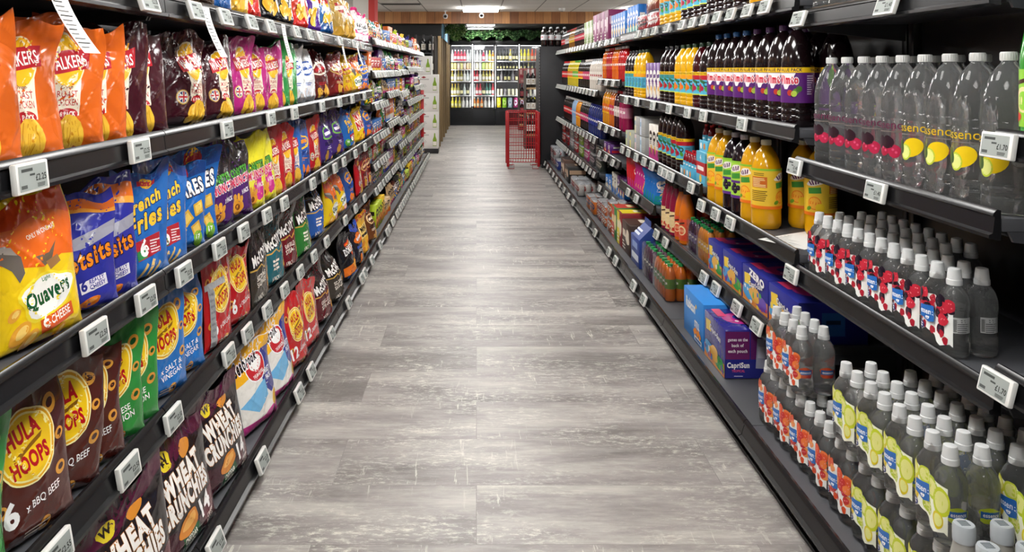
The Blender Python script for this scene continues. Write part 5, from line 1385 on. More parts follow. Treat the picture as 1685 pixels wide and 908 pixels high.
row('juice_#7a1e14_#8a3a20_#2a2420', [4.32, 4.42], 3, 3, 'dark red juice bottle', x=1.25, back=True)
row('fruit_dark_r_#14301c', [4.40, 4.51], 3, 2, 'dark fruit drink bottle with red and cyan label', rot=-60); row('fruit_dark_d_#1c1c20', [4.62, 4.725, 4.83], 3, 2, 'slim dark fruit drink bottle with cyan label', rot=-60)
row('fruit_dark_r_#14301c', [4.24], 3, 2, 'dark fruit drink bottle in the second row', x=1.27)
SB = 'soda_#7a1220_#58b2d2_#c2202c_.13'
cluster('bottle_tray', 1.1, 4.06, 4.32, .7355, 3, 5, SB, 'blue tray of small red-capped drink bottles', rpl(3, 2), tray='#4aa6cc')
fr = Art(); fr.rect(0, 0, 15, 5, '#58b2d2').rect(0, 5, 15, 11, '#b8202a').rect(0, 11, 15, 16, '#58b2d2').ell(7.5, 3, 2, 2, '#f0c43a').rect(2, 7, 13, 9, '#f4f0ea').text('4', 7.5, 12, 2.6, '#f4f0ea', b=.05)
en = Art(); en.rect(0, 0, 14, 5, '#6fb8d4').rect(0, 5, 14, 11, '#a81c26').rect(0, 11, 14, 15, '#58b2d2').ell(4, 8, 1, 1, '#2a0a0e').ell(4, 3, 1.6, 1.6, '#e9dcc0')
carton('drinks_carton', 1.1, 3.88, 4.03, .7355, .14, .16, '#8ac4d8', fr, en, None, 'red and cyan carton of small drinks', rpl(3, 2))
SM = bottle_parts(SB)
cluster('bottle_carrier', 1.12, 3.89, 4.02, .7355 + .16, 2, 2, SB, 'red small drink bottles standing on the cyan carton', rpl(3, 2), tray='#58b2d2')
# blue gable box, brown and yellow boxes further along the bottom shelf
def gable(x, y0, y1, z, w, h):
    o = put('drinks_carton', None, None, (x, (y0 + y1) / 2, z)); L = y1 - y0; mb = MB(); mb.cbox(0, w, -L / 2, L / 2, 0, h, C('#27408e'), .002)
    put('carton_body', mb.mesh('carton_body', [M['card']]), o)
    mb = MB(); mb.extrude([(0, h), (w * .5, h + .075), (w, h)], -L / 2 + .002, L / 2 - .05, C('#2b478f')); mb.box(w * .5 - .002, w * .5 + .002, -L / 2 + .03, L / 2 - .07, h + .07, h + .11, C('#2b478f'))
    put('gable_lid', mb.mesh('gable_lid', [M['card']], False), o)
    a = Art(); a.lines(3, h * 62, 11, h * 78, 2, '#c8d2ea', 2).ell(6, h * 48, 2.8, 1.8, '#f0f0ec').rect(3, 1.6, 12, 4.2, '#dfe6f2').rect(4, 2.2, 11, 3.6, '#27408e').rect(9, h * 40, 12, h * 44, '#7a92c8', 50)
    m2 = MB(); lay_on(m2, a, plane_S((0, -L / 2, 0), (1, 0, 0), (0, 0, 1)), 0, 9); put('end_print', m2.mesh('end_print', [M['card']]), o)
    a = Art(); a.rect(3, 3, L * 100 - 3, 7, '#dfe6f2').rect(5, 10, L * 100 - 6, 14, '#8aa4d8')
    m2 = MB(); lay_on(m2, a, plane_S((0, L / 2, 0), (0, -1, 0), (0, 0, 1)), 0, 9)
    e = np.array([w * .5, 0, .075]); e /= np.linalg.norm(e)
    b_ = Art(); b_.rect(4, 2, L * 100 - 9, 3.6, '#dfe6f2').rect(4, 4.6, L * 100 - 9, 6, '#dfe6f2'); lay_on(m2, b_, plane_S((0, L / 2, h), (0, -1, 0), e), 0, 9)
    put('front_print', m2.mesh('front_print', [M['card']]), o); note(o, 'dark blue gable-top drinks carton', 'box', rpl(3, 4), y0)
gable(.97, 4.80, 5.06, ZBT, .15, .17)
def plainbox(x, y0, y1, w, h, c1, c2, c3, desc, place, z=ZBT, name='drinks_carton'):
    L = (y1 - y0) * 100; H = h * 100; f = Art(); f.rect(.3, .3, L * .5, H - .3, c2).blob(L * .68, H * .55, L * .22, H * .24, c3, int(L)).rect(L * .08, H * .5, L * .42, H * .72, c3).lines(1, H * .1, L * .4, H * .4, 3, '#f0ece2', 2)
    e = Art(); e.rect(1, H * .55, w * 60, H * .8, c3).ell(w * 45, H * .3, w * 16, H * .16, c2); t = Art(); t.rect(1, 1, L * .8, w * 55, c2).rect(L * .2, w * 30, L * .6, w * 48, c3)
    carton(name, x, y0, y1, z, w, h, c1, f, e, t, desc, place)
plainbox(.97, 5.09, 5.36, .3, .20, '#3a241c', '#4a3026', '#e4d8c4', 'dark brown drinks carton', rpl(4, 4)); plainbox(.97, 5.37, 5.56, .32, .225, '#8a1a22', '#e8d21c', '#f0e6c8', 'maroon carton with bright yellow top', rpl(4, 4))
plainbox(.97, 5.57, 5.78, .3, .225, '#2f7a3a', '#c8382a', '#e8d8a0', 'green and red drinks carton', rpl(4, 4))
# can packs
CANS = {}
def can_pack(x, y0, z, nx, ny, nz, c1, c2, desc, place, h=.12):
    k = (c1, c2, h)
    if k not in CANS: CANS[k] = can_mesh(c1, c2, h)
    R = .0335; L = ny * 2 * R; o = put('can_multipack', None, None, (x, y0 + L / 2, z))
    for q in range(nz):
        for i in range(ny):
            for j in range(nx):
                put('can', CANS[k], o, (R + j * 2 * R, -L / 2 + R + i * 2 * R, .001 + q * h), (0, 0, RAD(-80)))
    mb = MB(); mb.cbox(-.002, nx * 2 * R + .002, -L / 2 - .002, L / 2 + .002, 0, h * nz + .003, (1, 1, 1), .012); put('shrink_wrap', mb.mesh('shrink_wrap', [M['shrink']]), o)
    note(o, desc, 'multipack', place, y0)
can_pack(.965, 5.82, ZBT, 2, 2, 2, '#d8641c', '#f0e6d8', 'tall orange can multipack', rpl(4, 4), h=.115); can_pack(.965, 6.05, ZBT, 2, 3, 2, '#d8641c', '#f0e6d8', 'tall orange can multipack', rpl(5, 5), h=.08); can_pack(.965, 6.27, ZBT, 2, 3, 2, '#c02a24', '#f0dcd0', 'tall red can multipack', rpl(5, 5), h=.08)
can_pack(.95, 6.55, ZBT, 3, 3, 1, '#e0741a', '#3a4a7a', 'orange can multipack', rpl(5, 5)); can_pack(.95, 6.80, ZBT, 3, 3, 1, '#e0741a', '#3a4a7a', 'orange can multipack', rpl(5, 5))
can_pack(.95, 7.55, ZBT, 3, 4, 1, '#d8d4d0', '#b82a2a', 'white and red can multipack', rpl(6, 4)); can_pack(.95, 7.86, ZBT, 3, 4, 1, '#d8d4d0', '#b82a2a', 'white and red can multipack', rpl(6, 4))
plainbox(.96, 8.4, 8.75, .3, .17, '#1c1a1a', '#3a2a24', '#c8a88a', 'black drinks carton', rpl(7, 4)); plainbox(.96, 8.78, 9.15, .3, .2, '#5a3a2c', '#2a1c18', '#e0c8b0', 'brown and black drinks carton', rpl(7, 4))
can_pack(.95, 9.45, ZBT, 3, 4, 1, '#2c3f9e', '#d8d8e0', 'blue can multipack', rpl(8, 4)); can_pack(.95, 9.75, ZBT, 3, 4, 2, '#b4b6ba', '#b8202a', 'silver and red can multipack', rpl(8, 4), h=.109); can_pack(.95, 10.1, ZBT, 3, 4, 2, '#b4b6ba', '#7a1420', 'silver and maroon can multipack', rpl(8, 4), h=.109)

# pouches, cartons and mixed rows ------------------------------------------------
def prow(ci, cj, shp, ys, b, j, desc, sc=1., x=None, rot=-90, dz=0, name='drink_pouch', cat='pouch', scz=None):
    me, W, H, D = packet(ci, cj, shp); z = (RZ[b] + [ZB])[j] + .0152 + dz
    for y in ys:
        o = put(name, me, None, (x or 1.11 + D * sc / 2, y, z), (RAD(-2) if shp == 0 else 0, 0, RAD(rot)), (sc, sc * (.42 if shp == 0 else 1), scz or sc)); note(o, desc, cat, rpl(b, j), y)
prow(4, 8, 0, [4.93 + .07 * i for i in range(5)], 4, 3, 'blue drink pouch', 1.15, rot=-38); prow(7, 2, 0, [5.29 + .07 * i for i in range(4)], 4, 3, 'pink drink pouch', 1.15, rot=-38); prow(0, 7, 0, [5.58 + .07 * i for i in range(4)], 4, 3, 'red drink pouch', 1.15, rot=-38)
prow(11, 7, 1, [4.93, 5.03, 5.13], 4, 2, 'white and pink slim carton', 1.2, name='drinks_carton', cat='box'); 
for q, (ya, z_) in enumerate(((5.26, .7355), (5.44, .7355), (5.26, .8565), (5.44, .8565), (5.66, .7355), (5.81, .7355))):
    f = Art(); f.rect(.4, .4, 5.5, 11.4, ('#cfe0ec', '#f0d8d8', '#d8e0f0', '#e8e4c8', '#e8dc8a', '#d8e4b0')[q]).rect(1.2, 6, 4.4, 9, '#8ab0cc').lines(7, 2, 14, 6, 3, '#b8b8b6', q)
    e = Art(); e.rect(13, 1.2, 14.4, 1.9, '#4a4a4a', 20).rect(14.6, 1.2, 16, 1.9, '#4a4a4a', -20)
    carton('drinks_carton', 1.1, ya, ya + (.165 if q < 4 else .13), z_, .2, .118, '#a9aaa8' if q < 4 else '#b4b6a8', f, e, None, ('white-fronted grey box' if q < 2 else 'white-fronted grey box stacked on another' if q < 4 else 'white and yellow-edged box'), rpl(4, 2))
prow(6, 11, 1, [4.92, 5.02, 5.12, 5.22], 4, 1, 'purple slim juice carton', 1.35, name='drinks_carton', cat='box')
TL = 'fruit_yellow_d_#1c5a5a'
row('fruit_yellow_y_#1c3a1c', [5.36, 5.47, 5.58], 4, 1, 'yellow drink bottle with teal label', rot=-110); row('fruit_dark_d_#1c1c20', [5.69, 5.80, 5.91], 4, 1, 'dark drink bottle with teal label', rot=-110)
can_pack(1.1, 4.93, 1.5415, 2, 4, 1, '#b8141f', '#f0e6e0', 'red can multipack', rpl(4, 0)); can_pack(1.1, 5.25, 1.5415, 2, 4, 1, '#b8141f', '#2a2a30', 'red can multipack', rpl(4, 0)); can_pack(1.1, 4.93, 1.665, 2, 4, 1, '#9a3a24', '#e8c8a8', 'brown can multipack stacked on a red one', rpl(4, 0))
prow(4, 8, 1, [5.58, 5.68, 5.78, 5.88], 4, 0, 'blue slim drinks carton', 1.15, name='drinks_carton', cat='box'); prow(4, 11, 1, [6.06 + .105 * i for i in range(6)], 5, 0, 'blue and white slim drinks carton', 1.15, name='drinks_carton', cat='box')
for i in range(2): plainbox(1.2, 5.9 + .36 * i, 6.24 + .36 * i, .2, .25, '#7a2456', '#8a2c62', '#c8a0b8', 'large purple drinks box at the back', rpl(5, 0), z=1.53 )
for i in range(4): plainbox(1.1, 6.72 + .22 * i, 6.93 + .22 * i, .24, .27, '#a8548a' if i % 2 else '#8a2c62', '#8a2c62', '#e0c0d0', 'tall purple drinks box', rpl(6, 0) if i else rpl(5, 0), z=1.5305)
for i in range(5): plainbox(1.1, 7.62 + .12 * i, 7.73 + .12 * i, .2, .24, ['#5a7a2c', '#d8dcd0'][i % 2], '#8aa04a', '#e8ecd8', 'tall green drinks carton' if i % 2 == 0 else 'tall white drinks carton', rpl(6, 0), z=1.5305)
for c, nm, ys, j in (('soda_#b01a1c_#b01a1c_#e8e4e0_.27', 'red drink bottle', (6.07, 6.16, 6.25), 1), ('soda_#e06a14_#e06a14_#e8e4e0_.27', 'orange drink bottle', (6.36, 6.45, 6.54), 1), ('soda_#b01a1c_#c02a2c_#d8402a_.27', 'scarlet drink bottle', (6.65, 6.74, 6.83), 1), ('soda_#e06a14_#e8902a_#e8e4e0_.27', 'amber drink bottle', (6.94, 7.03), 1),
                        ('soda_#8a1444_#c47a94_#c8b0b8_.3', 'pink cordial bottle', (6.08, 6.19), 2), ('soda_#3a0c1a_#d8c8c0_#c2202c_.3', 'dark cordial bottle with red cap', (6.31, 6.42), 2), ('soda_#c8661c_#c42f5a_#e4e2da_.3', 'orange and pink cordial bottle', (6.54, 6.65), 2), ('soda_#d8901c_#e06a1c_#e4e2da_.3', 'orange cordial bottle with white cap', (6.77, 6.88, 7.0), 2)):
    row(c, ys, 5, j, nm, rot=-70)
prow(6, 4, 1, [6.1, 6.2, 6.3], 5, 4, 'purple slim box', .95, name='drinks_carton', cat='box'); prow(11, 4, 1, [6.45, 6.56], 5, 4, 'white and blue slim box', .9, name='drinks_carton', cat='box'); prow(4, 11, 2, [6.7, 6.86], 5, 4, 'low blue box', .9, name='drinks_carton', cat='box'); prow(6, 0, 4, [6.75, 6.95], 5, 3, 'purple tray', .9, name='drinks_carton', cat='box')
SEQ = {0: [('#120a0a', '#b8203c', '#2a1a1c', 'black cola bottle with crimson label', 8), ('#8a5a14', '#d8a41c', '#b8202a', 'amber fizzy bottle with yellow label', 5), ('#120a0a', '#d8dade', '#8a1420', 'black cola bottle with silver label', 4), ('#120a0a', '#b8141f', '#c8ccd0', 'black cola bottle with red label', 6)],
       1: [('#d8cfc4', '#e9e4da', '#c8ccd0', 'pale fizzy bottle', 6), ('#120a0a', '#c43c6a', '#e8e4e0', 'black cola bottle with pink label', 4), ('#120a0a', '#e06a1c', '#1c1c20', 'black cola bottle with orange label', 3), ('#c8b41c', '#5ab03a', '#5ab03a', 'lime fizzy bottle with green label', 4), ('#c8b41c', '#e06a1c', '#e8c41c', 'yellow fizzy bottle with orange label', 4), ('#120a0a', '#c8141f', '#c8141f', 'black cola bottle with red label', 5)],
       2: [('#1a2a6a', '#1f2f8a', '#1f2f8a', 'dark blue fizzy bottle', 7), ('#120a0a', '#c43c6a', '#e8e4e0', 'black cola bottle with pink label', 5), ('#e0901c', '#e06a1c', '#e8e4e0', 'orange fizzy bottle', 3), ('#9ab8d8', '#6a9ed0', '#e8e4e0', 'pale blue fizzy bottle', 3), ('#120a0a', '#c8141f', '#e8e4e0', 'black cola bottle with red label', 7)]}
for j, seq in SEQ.items():
    y = {0: 8.3, 1: 7.18, 2: 7.18}[j]; hh = {0: .245, 1: .30, 2: .29}[j]
    for c1, c2, c3, d, n in seq:
        for _ in range(n):
            if y > 10.5: break
            b = 6 if y < 8.23 else 7 if y < 9.38 else 8
            row(f'soda_{c1}_{c2}_{c3}_{hh}', [y], b, j, d, rot=-75, name='cola_bottle'); y += hh * .3 + .035
y = 7.16
for c1, c2, d in (('#2a3a2c', '#c8c4b4', 'black floral can multipack'), ('#2c2a2c', '#b8a0a8', 'dark can multipack'), ('#c82f7a', '#e8c8d8', 'pink can multipack'), ('#8ab02c', '#e8ecc8', 'lime can multipack'), ('#b8202a', '#f0e6e0', 'red can multipack'), ('#a8a8ac', '#e8e8e8', 'grey can multipack'), ('#b8202a', '#2a2a2e', 'red and black can multipack'), ('#c41a24', '#f0e6e0', 'bright red can multipack')):
    b = 6 if y < 8.0 else 7 if y < 9.2 else 8
    can_pack(1.1, y, .3745, 2, 4, 1, c1, c2, d, rpl(b, 3)); can_pack(1.1, y, .3745 + .1235, 2, 4, 1, c1, c2, d + ' on top', rpl(b, 3)); y += .42 if y < 9.9 else .3

# labels on the right-hand rails
def rt(pxs, b, j, near=True, tilt=None, prices={}, sc=1.):
    z = (RZ[b] + [ZB])[j]; a = ARB if j == len(RZ[b]) else AR
    for px in pxs: add_tag(1, Yat(px, a - .02), z, a, rpl(b, j), prices.get(px), near=near, tilt=tilt, sc=sc)
rt([1320, 1467], 1, 0, tilt=18); rt([1312, 1446], 1, 1, tilt=10, prices={1446: '£1.40', 1312: '£1.40'}); rt([1306], 1, 2, tilt=10)
add_tag(1, 1.625, 1.146, AR, rpl(0, 1), '£1.70', 8); add_tag(1, 1.625, .662, AR, rpl(0, 2), '£1.70', 14, 1.0)
rt([1264, 1235, 1207, 1184], 2, 0, tilt=18); rt([1163, 1143.5, 1126], 3, 0, tilt=18); rt([1101, 1079.5, 1065, 1052], 4, 0, tilt=18)
rt([1224], 2, 1, tilt=8); rt([1160, 1133.5], 3, 1, tilt=8); rt([1103, 1076, 1050, 1032], 4, 1, tilt=8)
rt([1205, 1181, 1157], 2, 2, tilt=12); rt([1140, 1107, 1098, 1090], 3, 2, tilt=12); rt([1075, 1062, 1049, 1036, 1026], 4, 2, tilt=12)
rt([1250, 1217, 1182, 1162], 2, 3, tilt=16); rt([1098, 1083], 3, 3, tilt=16); rt([1049.5, 1036], 4, 3, tilt=16)
rt([1063, 1046], 3, 4, tilt=20); rt([1016, 1005], 4, 4, tilt=20); rt([982, 970], 5, 5, tilt=20)
for j in range(5): 
    for q in range(3): add_tag(1, 6.2 + q * .33, RZ[5][j], AR, rpl(5, j), near=False)
for b in (6, 7, 8):
    for j in range(4):
        for q in range(5 if b < 8 else 9): (add_tag if b < 8 else far_tag)(1, RB[b] + .1 + q * (.235 if b < 8 else .125), RZ[b][j], AR, rpl(b, j), near=False)
    for q in range(3): (add_tag if b < 8 else far_tag)(1, RB[b] + .2 + q * .38, ZB, ARB, rpl(b, 4), near=False, tilt=20)

tag(put('distant_price_label_mass', FAR.mesh('distant_price_label_mass', [M['gloss']], False)), 'mass of small white price labels along the farthest shelf edges', 'price label', None, 'stuff')
# black end display closing the run, four-packs of cola on top
o = thing('end_display', (1.3, 11.0, 0))
mb = MB(); mb.cbox(-.46, .36, -.41, .4, .05, 1.6, C('#26272b'), .004); put('side_panel', mb.mesh('side_panel', [M['black']]), o)
mb = MB(); mb.cbox(-.44, .36, -.39, .4, 0, .05, C('#101012'), .002); put('plinth', mb.mesh('plinth', [M['black']]), o)
mb = MB()
mb.cbox(-.474, -.4605, -.41, -.37, .02, 1.6, C('#3a3b3f'), .001)
for k in range(38): mb.box(-.475, -.468, -.4115, -.409, .08 + k * .04, .1 + k * .04, C('#b8b8b4'))
put('slotted_upright', mb.mesh('slotted_upright', [M['black']]), o)
tag(o, 'tall black display end closing off the far drinks shelving', 'display stand')
for i, (x, y) in enumerate(((.9, 10.68), (.99, 10.68), (1.08, 10.68), (1.17, 10.68), (.9, 10.78), (.99, 10.78), (1.08, 10.78), (1.17, 10.78))):
    bottle('soda_#120a0a_#d8dade_#c8ccd0_.26', x, y, 1.6, 'black cola bottle with silver label', 'top of black end display', 'cola_bottle')

# ------------------------------------------------------------------ far end: coolers, wine, foliage
YF = 18.7
def cooler(x0, x1, lab):
    w = x1 - x0; o = thing('drinks_cooler', ((x0 + x1) / 2, YF, 0)); h = w / 2
    def bx(nm, b, col, mat='black', r=.003):
        mb = MB(); mb.cbox(*b, C(col), r); return put(nm, mb.mesh(nm, [M[mat]]), o)
    bx('kick_panel', (-h, h, 0, .7, .0, .385), '#202226'); bx('header', (-h, h, 0, .7, 1.88, 1.97), '#1b1c1f'); bx('back_panel', (-h, h, .66, .7, .385, 1.88), '#8f8f94', 'wall')
    for e in (-1, 1): bx('side_wall', (h - .012 if e > 0 else -h, h if e > 0 else -h + .012, .04, .66, .385, 1.88), '#d0d0d0', 'wall')
    mb = MB()
    for k in range(6): mb.box(-h + .1, -h + .55, -.006, 0, .10 + k * .04, .115 + k * .04, C('#0e0f11'))
    put('grille', mb.mesh('grille', [M['black']]), o)
    for z in (1.497, 1.3, 1.025, .694): bx('shelf', (-h + .025, h - .025, .06, .6, z - .022, z), '#e6e6e4', 'wall')
    bx('floor_plate', (-h + .025, h - .025, .04, .6, .385, .4), '#e0e0de', 'wall')
    bx('light_tube', (-h + .04, h - .04, .05, .08, 1.85, 1.875), '#ffffff', 'led_cool', .002)
    for e in (-1, 0, 1):
        mb = MB(); mb.cbox(e * (h - .02) - .006, e * (h - .02) + .006, .012, .026, .45, 1.84, (1, 1, 1), .002); put('light_tube', mb.mesh('light_tube', [M['led_cool']]), o)
    for e in (-1, 1):
        c = e * h / 2; d = put('door', None, o, (c, 0, 0)); mb = MB()
        hw = h / 2 - .004
        for b in ((-hw, -hw + .028, -.03, 0, .39, 1.88), (hw - .028, hw, -.03, 0, .39, 1.88), (-hw, hw, -.03, 0, 1.85, 1.88), (-hw, hw, -.03, 0, .39, .415)): mb.cbox(*b, C('#17181b'), .003)
        put('door_frame', mb.mesh('door_frame', [M['black']]), d)
        mb = MB(); mb.box(-hw + .028, hw - .028, -.018, -.012, .415, 1.85, (1, 1, 1)); put('glass', mb.mesh('door_glass', [M['door_glass']]), d)
        mb = MB(); mb.cbox(-e * (hw - .014) - .01, -e * (hw - .014) + .01, -.06, -.03, .9, 1.3, C('#2a2b2f'), .004); put('handle', mb.mesh('door_handle', [M['black']]), d)
    tag(o, lab, 'fridge', 'glass-door drinks coolers')
cooler(-.62, .437, 'glass-door drinks cooler beside the timber slats'); cooler(.443, 1.54, 'glass-door drinks cooler behind the wine stands')
CH_ = {}
def chilled(c1, c2, c3, H, kind):
    k = (c1, c2, c3, H, kind)
    if k not in CH_:
        R = H * (.127 if kind == 'wine' else .125 if kind == 'slim' else .21); mb = MB()
        if kind == 'can': mb.lathe([(0, 0), (R * .9, 0), (R, .008), (R, H - .008), (R * .85, H), (0, H)], lambda z: C(c3) if z > H - .01 else C(c2) if .25 * H < z < .7 * H else C(c1), 10)
        elif kind == 'pack': mb.cbox(-.045, .045, -.045, .045, 0, H, C(c1), .008, seg=1); lay_on(mb, Art().blob(4.5, H * 50, 3.4, H * 30, c2, 3).rect(2.5, H * 45, 6.5, H * 60, c3), plane_S((-.045, -.045, 0), (1, 0, 0), (0, 0, 1)), 0, 9)
        else: mb.lathe([(0, 0), (R, .004), (R, H * .12), (R * 1.01, H * .14), (R * 1.01, H * .42), (R, H * .44), (R, H * .58), (R * .42, H * .74), (R * .4, H * .86), (R * .42, H * .87), (R * .42, H), (0, H)], lambda z: C(c3) if z > H * .8 else C(c2) if .13 * H < z < .43 * H else C(c1), 12)
        CH_[k] = mb.mesh('chilled_bottle', [M['liquid']])
    return CH_[k]
COL = {'pink': ('#c8304a', '#e8d0d4', '#e8e0e0'), 'clear': ('#c4ccc8', '#e8ece8', '#d8dcd8'), 'white': ('#e4e2da', '#f0eee8', '#e8e6e0'), 'yellow': ('#d8c83a', '#f0e8a0', '#e8d84a'), 'orange': ('#e0781c', '#f0d8a8', '#e8e0d0'), 'peach': ('#e8b49a', '#f4e4d8', '#e8dcd0'),
       'dark': ('#1a1a16', '#e8dfa8', '#17171a'), 'black': ('#141416', '#e4dc98', '#141416'), 'wine': ('#b8ae5a', '#efeade', '#c8a030'), 'rose': ('#c4404c', '#f0e4e0', '#b82a3a'), 'green': ('#2a6a5a', '#e8e8d8', '#1f6a6a'), 'red': ('#c4401c', '#f0d8b8', '#d8502a'), 'lime': ('#8ac81c', '#d8f08a', '#8ac81c'), 'grey': ('#8a8688', '#a8a4a6', '#8a8688'), 'cream': ('#e4dfa8', '#f0ecd0', '#d8d4a8'), 'lemon': ('#e8d81c', '#f4ec6a', '#e8d81c'), 'purple': ('#a82a6a', '#d8dce4', '#a82a6a'), 'ice': ('#b8d0dc', '#e8f0f4', '#8ab4c8')}
DOORS = [  # per door, per shelf (top to bottom): kind, height, colours along the shelf
 [('slim', .26, 'white pink pink pink pink clear clear'), ('can', .15, 'yellow yellow peach yellow peach orange orange'), ('wine', .25, 'wine white wine wine white clear white'), ('wine', .27, 'wine wine wine dark clear dark white'), ('wine', .25, 'yellow yellow yellow white white white')],
 [('slim', .24, 'clear white clear pink clear yellow orange'), ('can', .16, 'white cream white lime yellow yellow yellow'), ('wine', .25, 'rose rose white wine wine wine peach'), ('wine', .27, 'clear rose rose dark green green rose'), ('wine', .25, 'orange orange orange white white white')],
 [('wine', .27, 'dark dark dark dark wine dark dark'), ('wine', .172, 'black black black black black black black'), ('wine', .24, 'black grey black black grey black'), ('can', .15, 'cream cream grey cream cream cream'), ('pack', .24, 'lemon lime ice purple')],
 [('wine', .27, 'yellow yellow yellow red red red'), ('wine', .172, 'black black wine black grey grey'), ('wine', .24, 'dark dark rose dark dark rose'), ('can', .15, 'cream cream cream white white'), ('pack', .24, 'purple ice lemon lime')]]
DX = [(-.60, -.1), (-.09, .42), (.46, .98), (1.0, 1.52)]
for di, door in enumerate(DOORS):
    x0, x1 = DX[di]; pl0 = f"{('first', 'second', 'third', 'fourth')[di]} cooler door from the slats"
    for si, (kd, H, cs) in enumerate(door):
        cs = cs.split(); zz = (1.497, 1.3, 1.025, .694, .4)[si]
        for i, c in enumerate(cs):
            x = x0 + (x1 - x0) * (i + .5) / len(cs)
            nm = {'can': 'drink_can', 'pack': 'can_multipack'}.get(kd, 'chilled_bottle')
            o = put(nm, chilled(*COL[c], H, kd), None, (x, YF + .14, zz + .001))
            o['category'] = 'can' if kd == 'can' else 'pack' if kd == 'pack' else 'bottle'
            REC.append((o, f"{c} {'drink can' if kd == 'can' else 'drinks pack' if kd == 'pack' else 'bottle'}", f"{LEVEL[si]} shelf behind {pl0}", i)); o['group'] = f"drinks behind the {pl0}, {LEVEL[si]} shelf"

# bulkhead over the timber slats, with its blue side
mb = MB(); mb.box(-3.0, -.62, 14.12, 18.6, 1.86, 2.24, C('#141414')); struct('wall_bulkhead', mb.mesh('wall_bulkhead', [M['wall']]))
mb = MB(); mb.box(-.619, -.612, 14.4, 17.0, 1.865, 2.14, C('#5f9cc4'));
for k in range(7): mb.box(-.6125, -.6105, 14.5 + k * .35, 14.62 + k * .35, 1.88, 2.1, C('#86b6d2'))
struct('trim_1', mb.mesh('trim_1', [M['wall']]))
mb = MB(); mb.box(-.72, -.70, 13.55, 18.65, 0, 1.86, C('#2a2018')); struct('wall_timber', mb.mesh('wall_timber', [M['wall']]))
for i in range(6):
    y = 13.6 + i * .95; mb = MB(); mb.cbox(-.022, .022, -.05, .05, 0, 1.86, C('#8a7350'), .004)
    o = put('timber_slat', mb.mesh('timber_slat', [M['slat']]), None, (-.628, y, 0)); tag(o, f'upright timber slat of the screen wall, {ORD[i]} from its near end', 'slat', 'timber slats of the screen wall')
# foliage
def garland(x0, x1, y, z0, z1, n, seed, lab, dark):
    r = random.Random(seed); o = thing('hanging_ivy_garland', ((x0 + x1) / 2, y, z1)); mb = MB(); mb.tube([(x0 - (x0 + x1) / 2, 0, -.03), (0, 0, -.02), (x1 - (x0 + x1) / 2, 0, -.03)], .008, C('#3a2c1c')); put('stem', mb.mesh('stem', [M['leaf']]), o)
    mb = MB(); cs = dark
    for i in range(n):
        x = r.uniform(x0, x1); dz = r.random() ** .8 * (z1 - z0) * (.55 + .45 * math.sin(x * 9 + seed) ** 2); yy = r.uniform(-.14, .12)
        c = Vector((x - (x0 + x1) / 2, yy, -dz)); s_ = r.uniform(.022, .045)
        d = Vector((r.gauss(0, 1), r.gauss(-.3, 1), r.gauss(-.6, .7))).normalized(); u = d.cross(Vector((r.gauss(0, 1), r.gauss(0, 1), 1))).normalized() * s_ * .55; d = d * s_; n_ = d.cross(u).normalized() * s_ * .18
        mb.add([c[:], (c + d * .5 + u + n_)[:], (c + d * 1.2)[:], (c + d * .5 - u + n_)[:]], [(0, 1, 2), (0, 2, 3)], C(r.choice(cs)))
    f = put('foliage', mb.mesh('foliage', [M['leaf']], False), o); tag(o, lab, 'foliage')
garland(-.6, 1.6, 18.5, 1.97, 2.2, 2600, 3, 'dark ivy garland hanging above the glass-door coolers', ['#2f5a2a', '#3f6a36', '#4f7a44', '#244826', '#7a9a66'])
garland(-.62, -.22, 15.6, 1.86, 2.2, 800, 5, 'pale ivy spray spilling over the blue bulkhead corner', ['#5a8a3c', '#7aa04c', '#a8c47a', '#3f6a2c', '#c8d8a0'])
for i, (y, w_) in enumerate(((16.5, .28), (17.95, .28))):
    o = thing('ceiling_strip_light', (.09, y, 2.24)); mb = MB(); mb.cbox(-w_ - .01, w_ + .01, -.04, .04, -.03, 0, C('#e8e8e6'), .004); put('housing', mb.mesh('strip_housing', [M['wall']]), o)
    mb = MB(); mb.cbox(-w_, w_, -.032, .032, -.045, -.0305, (1, 1, 1), .004); put('tube', mb.mesh('strip_tube', [M['led_strip']]), o)
    tag(o, ('nearer' if i == 0 else 'farther') + ' linear light under the dark ceiling before the coolers', 'light', 'linear lights under the dark ceiling')
# ceiling fittings
def ccam(x, y, lab):
    o = thing('security_camera', (x, y, CEIL)); mb = MB(); mb.lathe([(0, -.012), (.035, -.012), (.035, 0), (0, 0)], C('#d8d8d6'), 14); mb.lathe([(0, -.06), (.008, -.06), (.008, -.012), (0, -.012)], C('#c8c8c8'), 8); put('mount', mb.mesh('camera_mount', [M['gloss']]), o)
    mb = MB(); mb.lathe([(0, -.14), (.03, -.135), (.042, -.1), (.038, -.07), (.02, -.055), (0, -.055)], C('#c4c6c8'), 16); hd = put('camera_housing', mb.mesh('camera_housing', [M['gloss']]), o)
    mb = MB(); mb.lathe([(0, -.012), (.02, -.01), (.026, 0), (0, 0)], C('#15100f'), 14); put('lens', mb.mesh('camera_lens', [M['liquid']]), o, (0, -.036, -.1), (RAD(-75), 0, 0)); tag(o, lab, 'camera')
ccam(-.53, 13.75, 'white ceiling camera in front of the fascia, over the timber slats'); ccam(.085, 13.55, 'white ceiling camera beside the square light panel')
o = thing('smoke_detector', (1.40, 13.2, CEIL)); mb = MB(); mb.lathe([(0, -.05), (.03, -.05), (.05, -.035), (.055, -.01), (.055, 0), (0, 0)], C('#d8d8d4'), 18); put('body', mb.mesh('detector_body', [M['gloss']]), o); mb = MB(); mb.lathe([(0, -.06), (.018, -.06), (.02, -.05), (0, -.05)], C('#8a8a88'), 12); put('sensor_cap', mb.mesh('sensor_cap', [M['gloss']]), o); tag(o, 'round white smoke detector on the ceiling above the drinks shelving', 'smoke detector')
